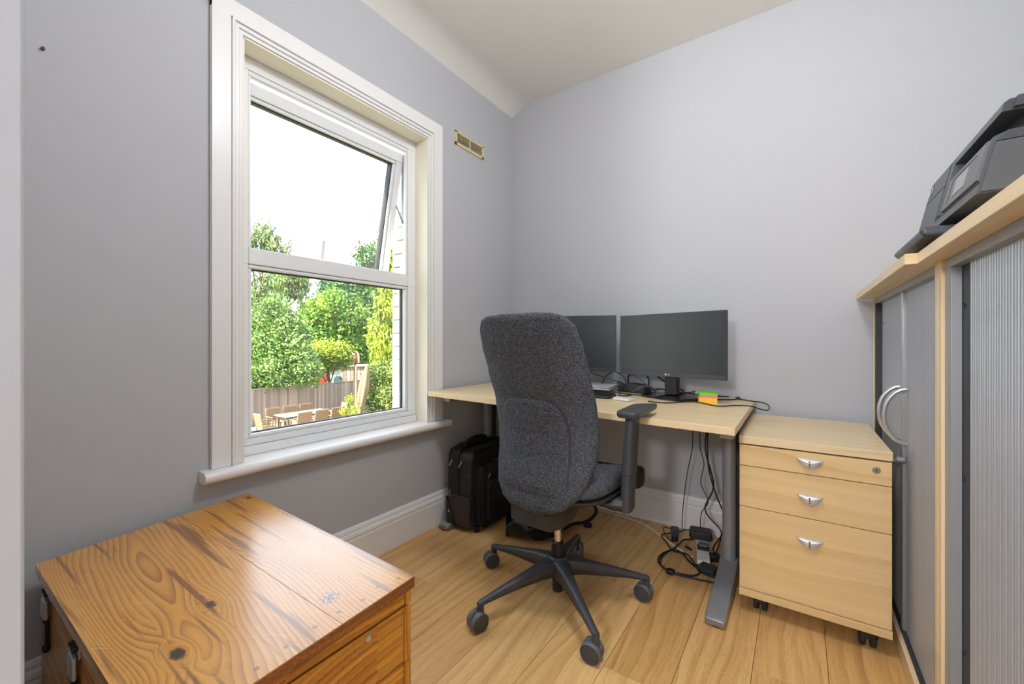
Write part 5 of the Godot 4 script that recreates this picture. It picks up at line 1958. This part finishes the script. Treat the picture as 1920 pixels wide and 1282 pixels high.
	var fresh := [Color(0.12, 0.26, 0.02), Color(0.08, 0.20, 0.02), Color(0.20, 0.34, 0.03)]
	var pale := [Color(0.15, 0.29, 0.05), Color(0.09, 0.21, 0.03), Color(0.22, 0.34, 0.10)]
	var dark := [Color(0.05, 0.17, 0.06), Color(0.035, 0.12, 0.05), Color(0.09, 0.22, 0.05)]
	var yell := [Color(0.26, 0.36, 0.02), Color(0.19, 0.30, 0.02), Color(0.36, 0.42, 0.04)]
	var birch := [Color(0.15, 0.24, 0.06), Color(0.10, 0.18, 0.05), Color(0.22, 0.28, 0.10)]
	plant("birch_tree", "tall airy birch tree with drooping twigs against the white sky", "tree", ground_at(490, 27.0), 0.10,
		[lump(490, 440, 27, 16, 30, 90), lump(512, 462, 27, 18, 26, 90), lump(470, 470, 27, 26, 50, 150), lump(538, 482, 27, 16, 14, 40), lump(540, 540, 27, 38, 34, 260), lump(565, 550, 27, 18, 36, 110), lump(500, 560, 27, 40, 50, 300), lump(500, 610, 27, 40, 30, 250), lump(430, 540, 27, 40, 80, 200)], 0.33, birch, 11, lw, M.leaf, 2.2)
	plant("flowering_bush", "big leafy pale green bush hanging over the fence", "bush", ground_at(520, 18.6), 0.1,
		[lump(500, 640, 18.6, 48, 62, 2600), lump(545, 650, 18.6, 42, 60, 2300), lump(575, 690, 18.6, 24, 32, 1000), lump(480, 690, 18.6, 42, 38, 1700), lump(520, 690, 18.6, 55, 38, 1800), lump(515, 600, 18.6, 34, 40, 1100), lump(430, 650, 18.6, 45, 70, 1200)], 0.34, pale, 12, lm, M.leaf)
	plant("broad_tree", "broad mid-green tree in the middle of the garden view", "tree", ground_at(625, 34.0), 0.25,
		[lump(620, 600, 34, 50, 48, 2600), lump(655, 620, 34, 50, 52, 2400), lump(600, 640, 34, 46, 46, 1800), lump(590, 590, 34, 20, 28, 600), lump(660, 670, 34, 60, 40, 2000)], 0.75, fresh, 13, lm, M.leaf)
	plant("dark_tree", "dark blue-green tree rising behind the broad tree", "tree", ground_at(640, 42.0), 0.3,
		[lump(635, 560, 42, 36, 36, 1300), lump(660, 575, 42, 40, 40, 1400), lump(690, 600, 42, 50, 60, 2400), lump(720, 570, 42, 40, 46, 1500)], 0.85, dark, 14, lm, M.leaf)
	plant("tall_tree", "tall green tree whose crown shows beside the open sash", "tree", ground_at(715, 38.0), 0.3,
		[lump(712, 500, 38, 38, 36, 1000), lump(690, 482, 38, 18, 20, 300), lump(735, 470, 38, 30, 40, 700), lump(705, 545, 38, 36, 40, 1100), lump(740, 540, 38, 40, 60, 1400)], 0.75, [Color(0.10, 0.22, 0.06), Color(0.07, 0.17, 0.05), Color(0.17, 0.28, 0.07)], 15, lm, M.leaf)
	plant("golden_tree", "low rounded yellow-green tree behind the fence", "tree", ground_at(618, 22.0), 0.08,
		[lump(612, 665, 22, 34, 24, 1500), lump(635, 668, 22, 22, 20, 700), lump(585, 670, 22, 24, 22, 800)], 0.36, yell, 16, lm, M.leaf)
	plant("weeping_willow", "yellow-green weeping willow beside the white brick reveal", "tree", ground_at(735, 20.0), 0.12,
		[lump(728, 590, 20, 18, 46, 700), lump(712, 650, 20, 16, 44, 700), lump(740, 640, 20, 30, 60, 1200), lump(738, 500, 20, 12, 60, 500), lump(755, 560, 20, 26, 80, 700)], 0.30, yell, 17, lw, M.leaf, 2.2)
	plant("hedge_bush", "leafy green bush right of the closed parasol", "bush", ground_at(722, 17.0), 0.06,
		[lump(716, 712, 17.0, 24, 30, 1300), lump(742, 725, 17.0, 34, 44, 1500), lump(714, 750, 17.0, 30, 32, 1300), lump(700, 700, 17.0, 8, 16, 160)], 0.27, [Color(0.14, 0.22, 0.03), Color(0.09, 0.17, 0.025), Color(0.20, 0.25, 0.05)], 18, lm, M.leaf)
	plant("yellow_shrub", "small yellow-leaved shrub at the end of the garden table", "bush", ground_at(643, 15.6), 0.03,
		[lump(645, 772, 15.6, 6, 7, 60), lump(655, 748, 15.6, 6, 6, 40), lump(662, 768, 15.6, 7, 9, 60)], 0.15, yell, 19, lm, M.leaf)

func _ready():
	rng.seed = 1
	light_and_camera()
	materials()
	lamps()
	setting()
	window()
	chest()
	desk()
	pedestal()
	cupboards()
	chair()
	printer()
	desk_things()
	bags()
	wall_things()
	cables()
	garden()
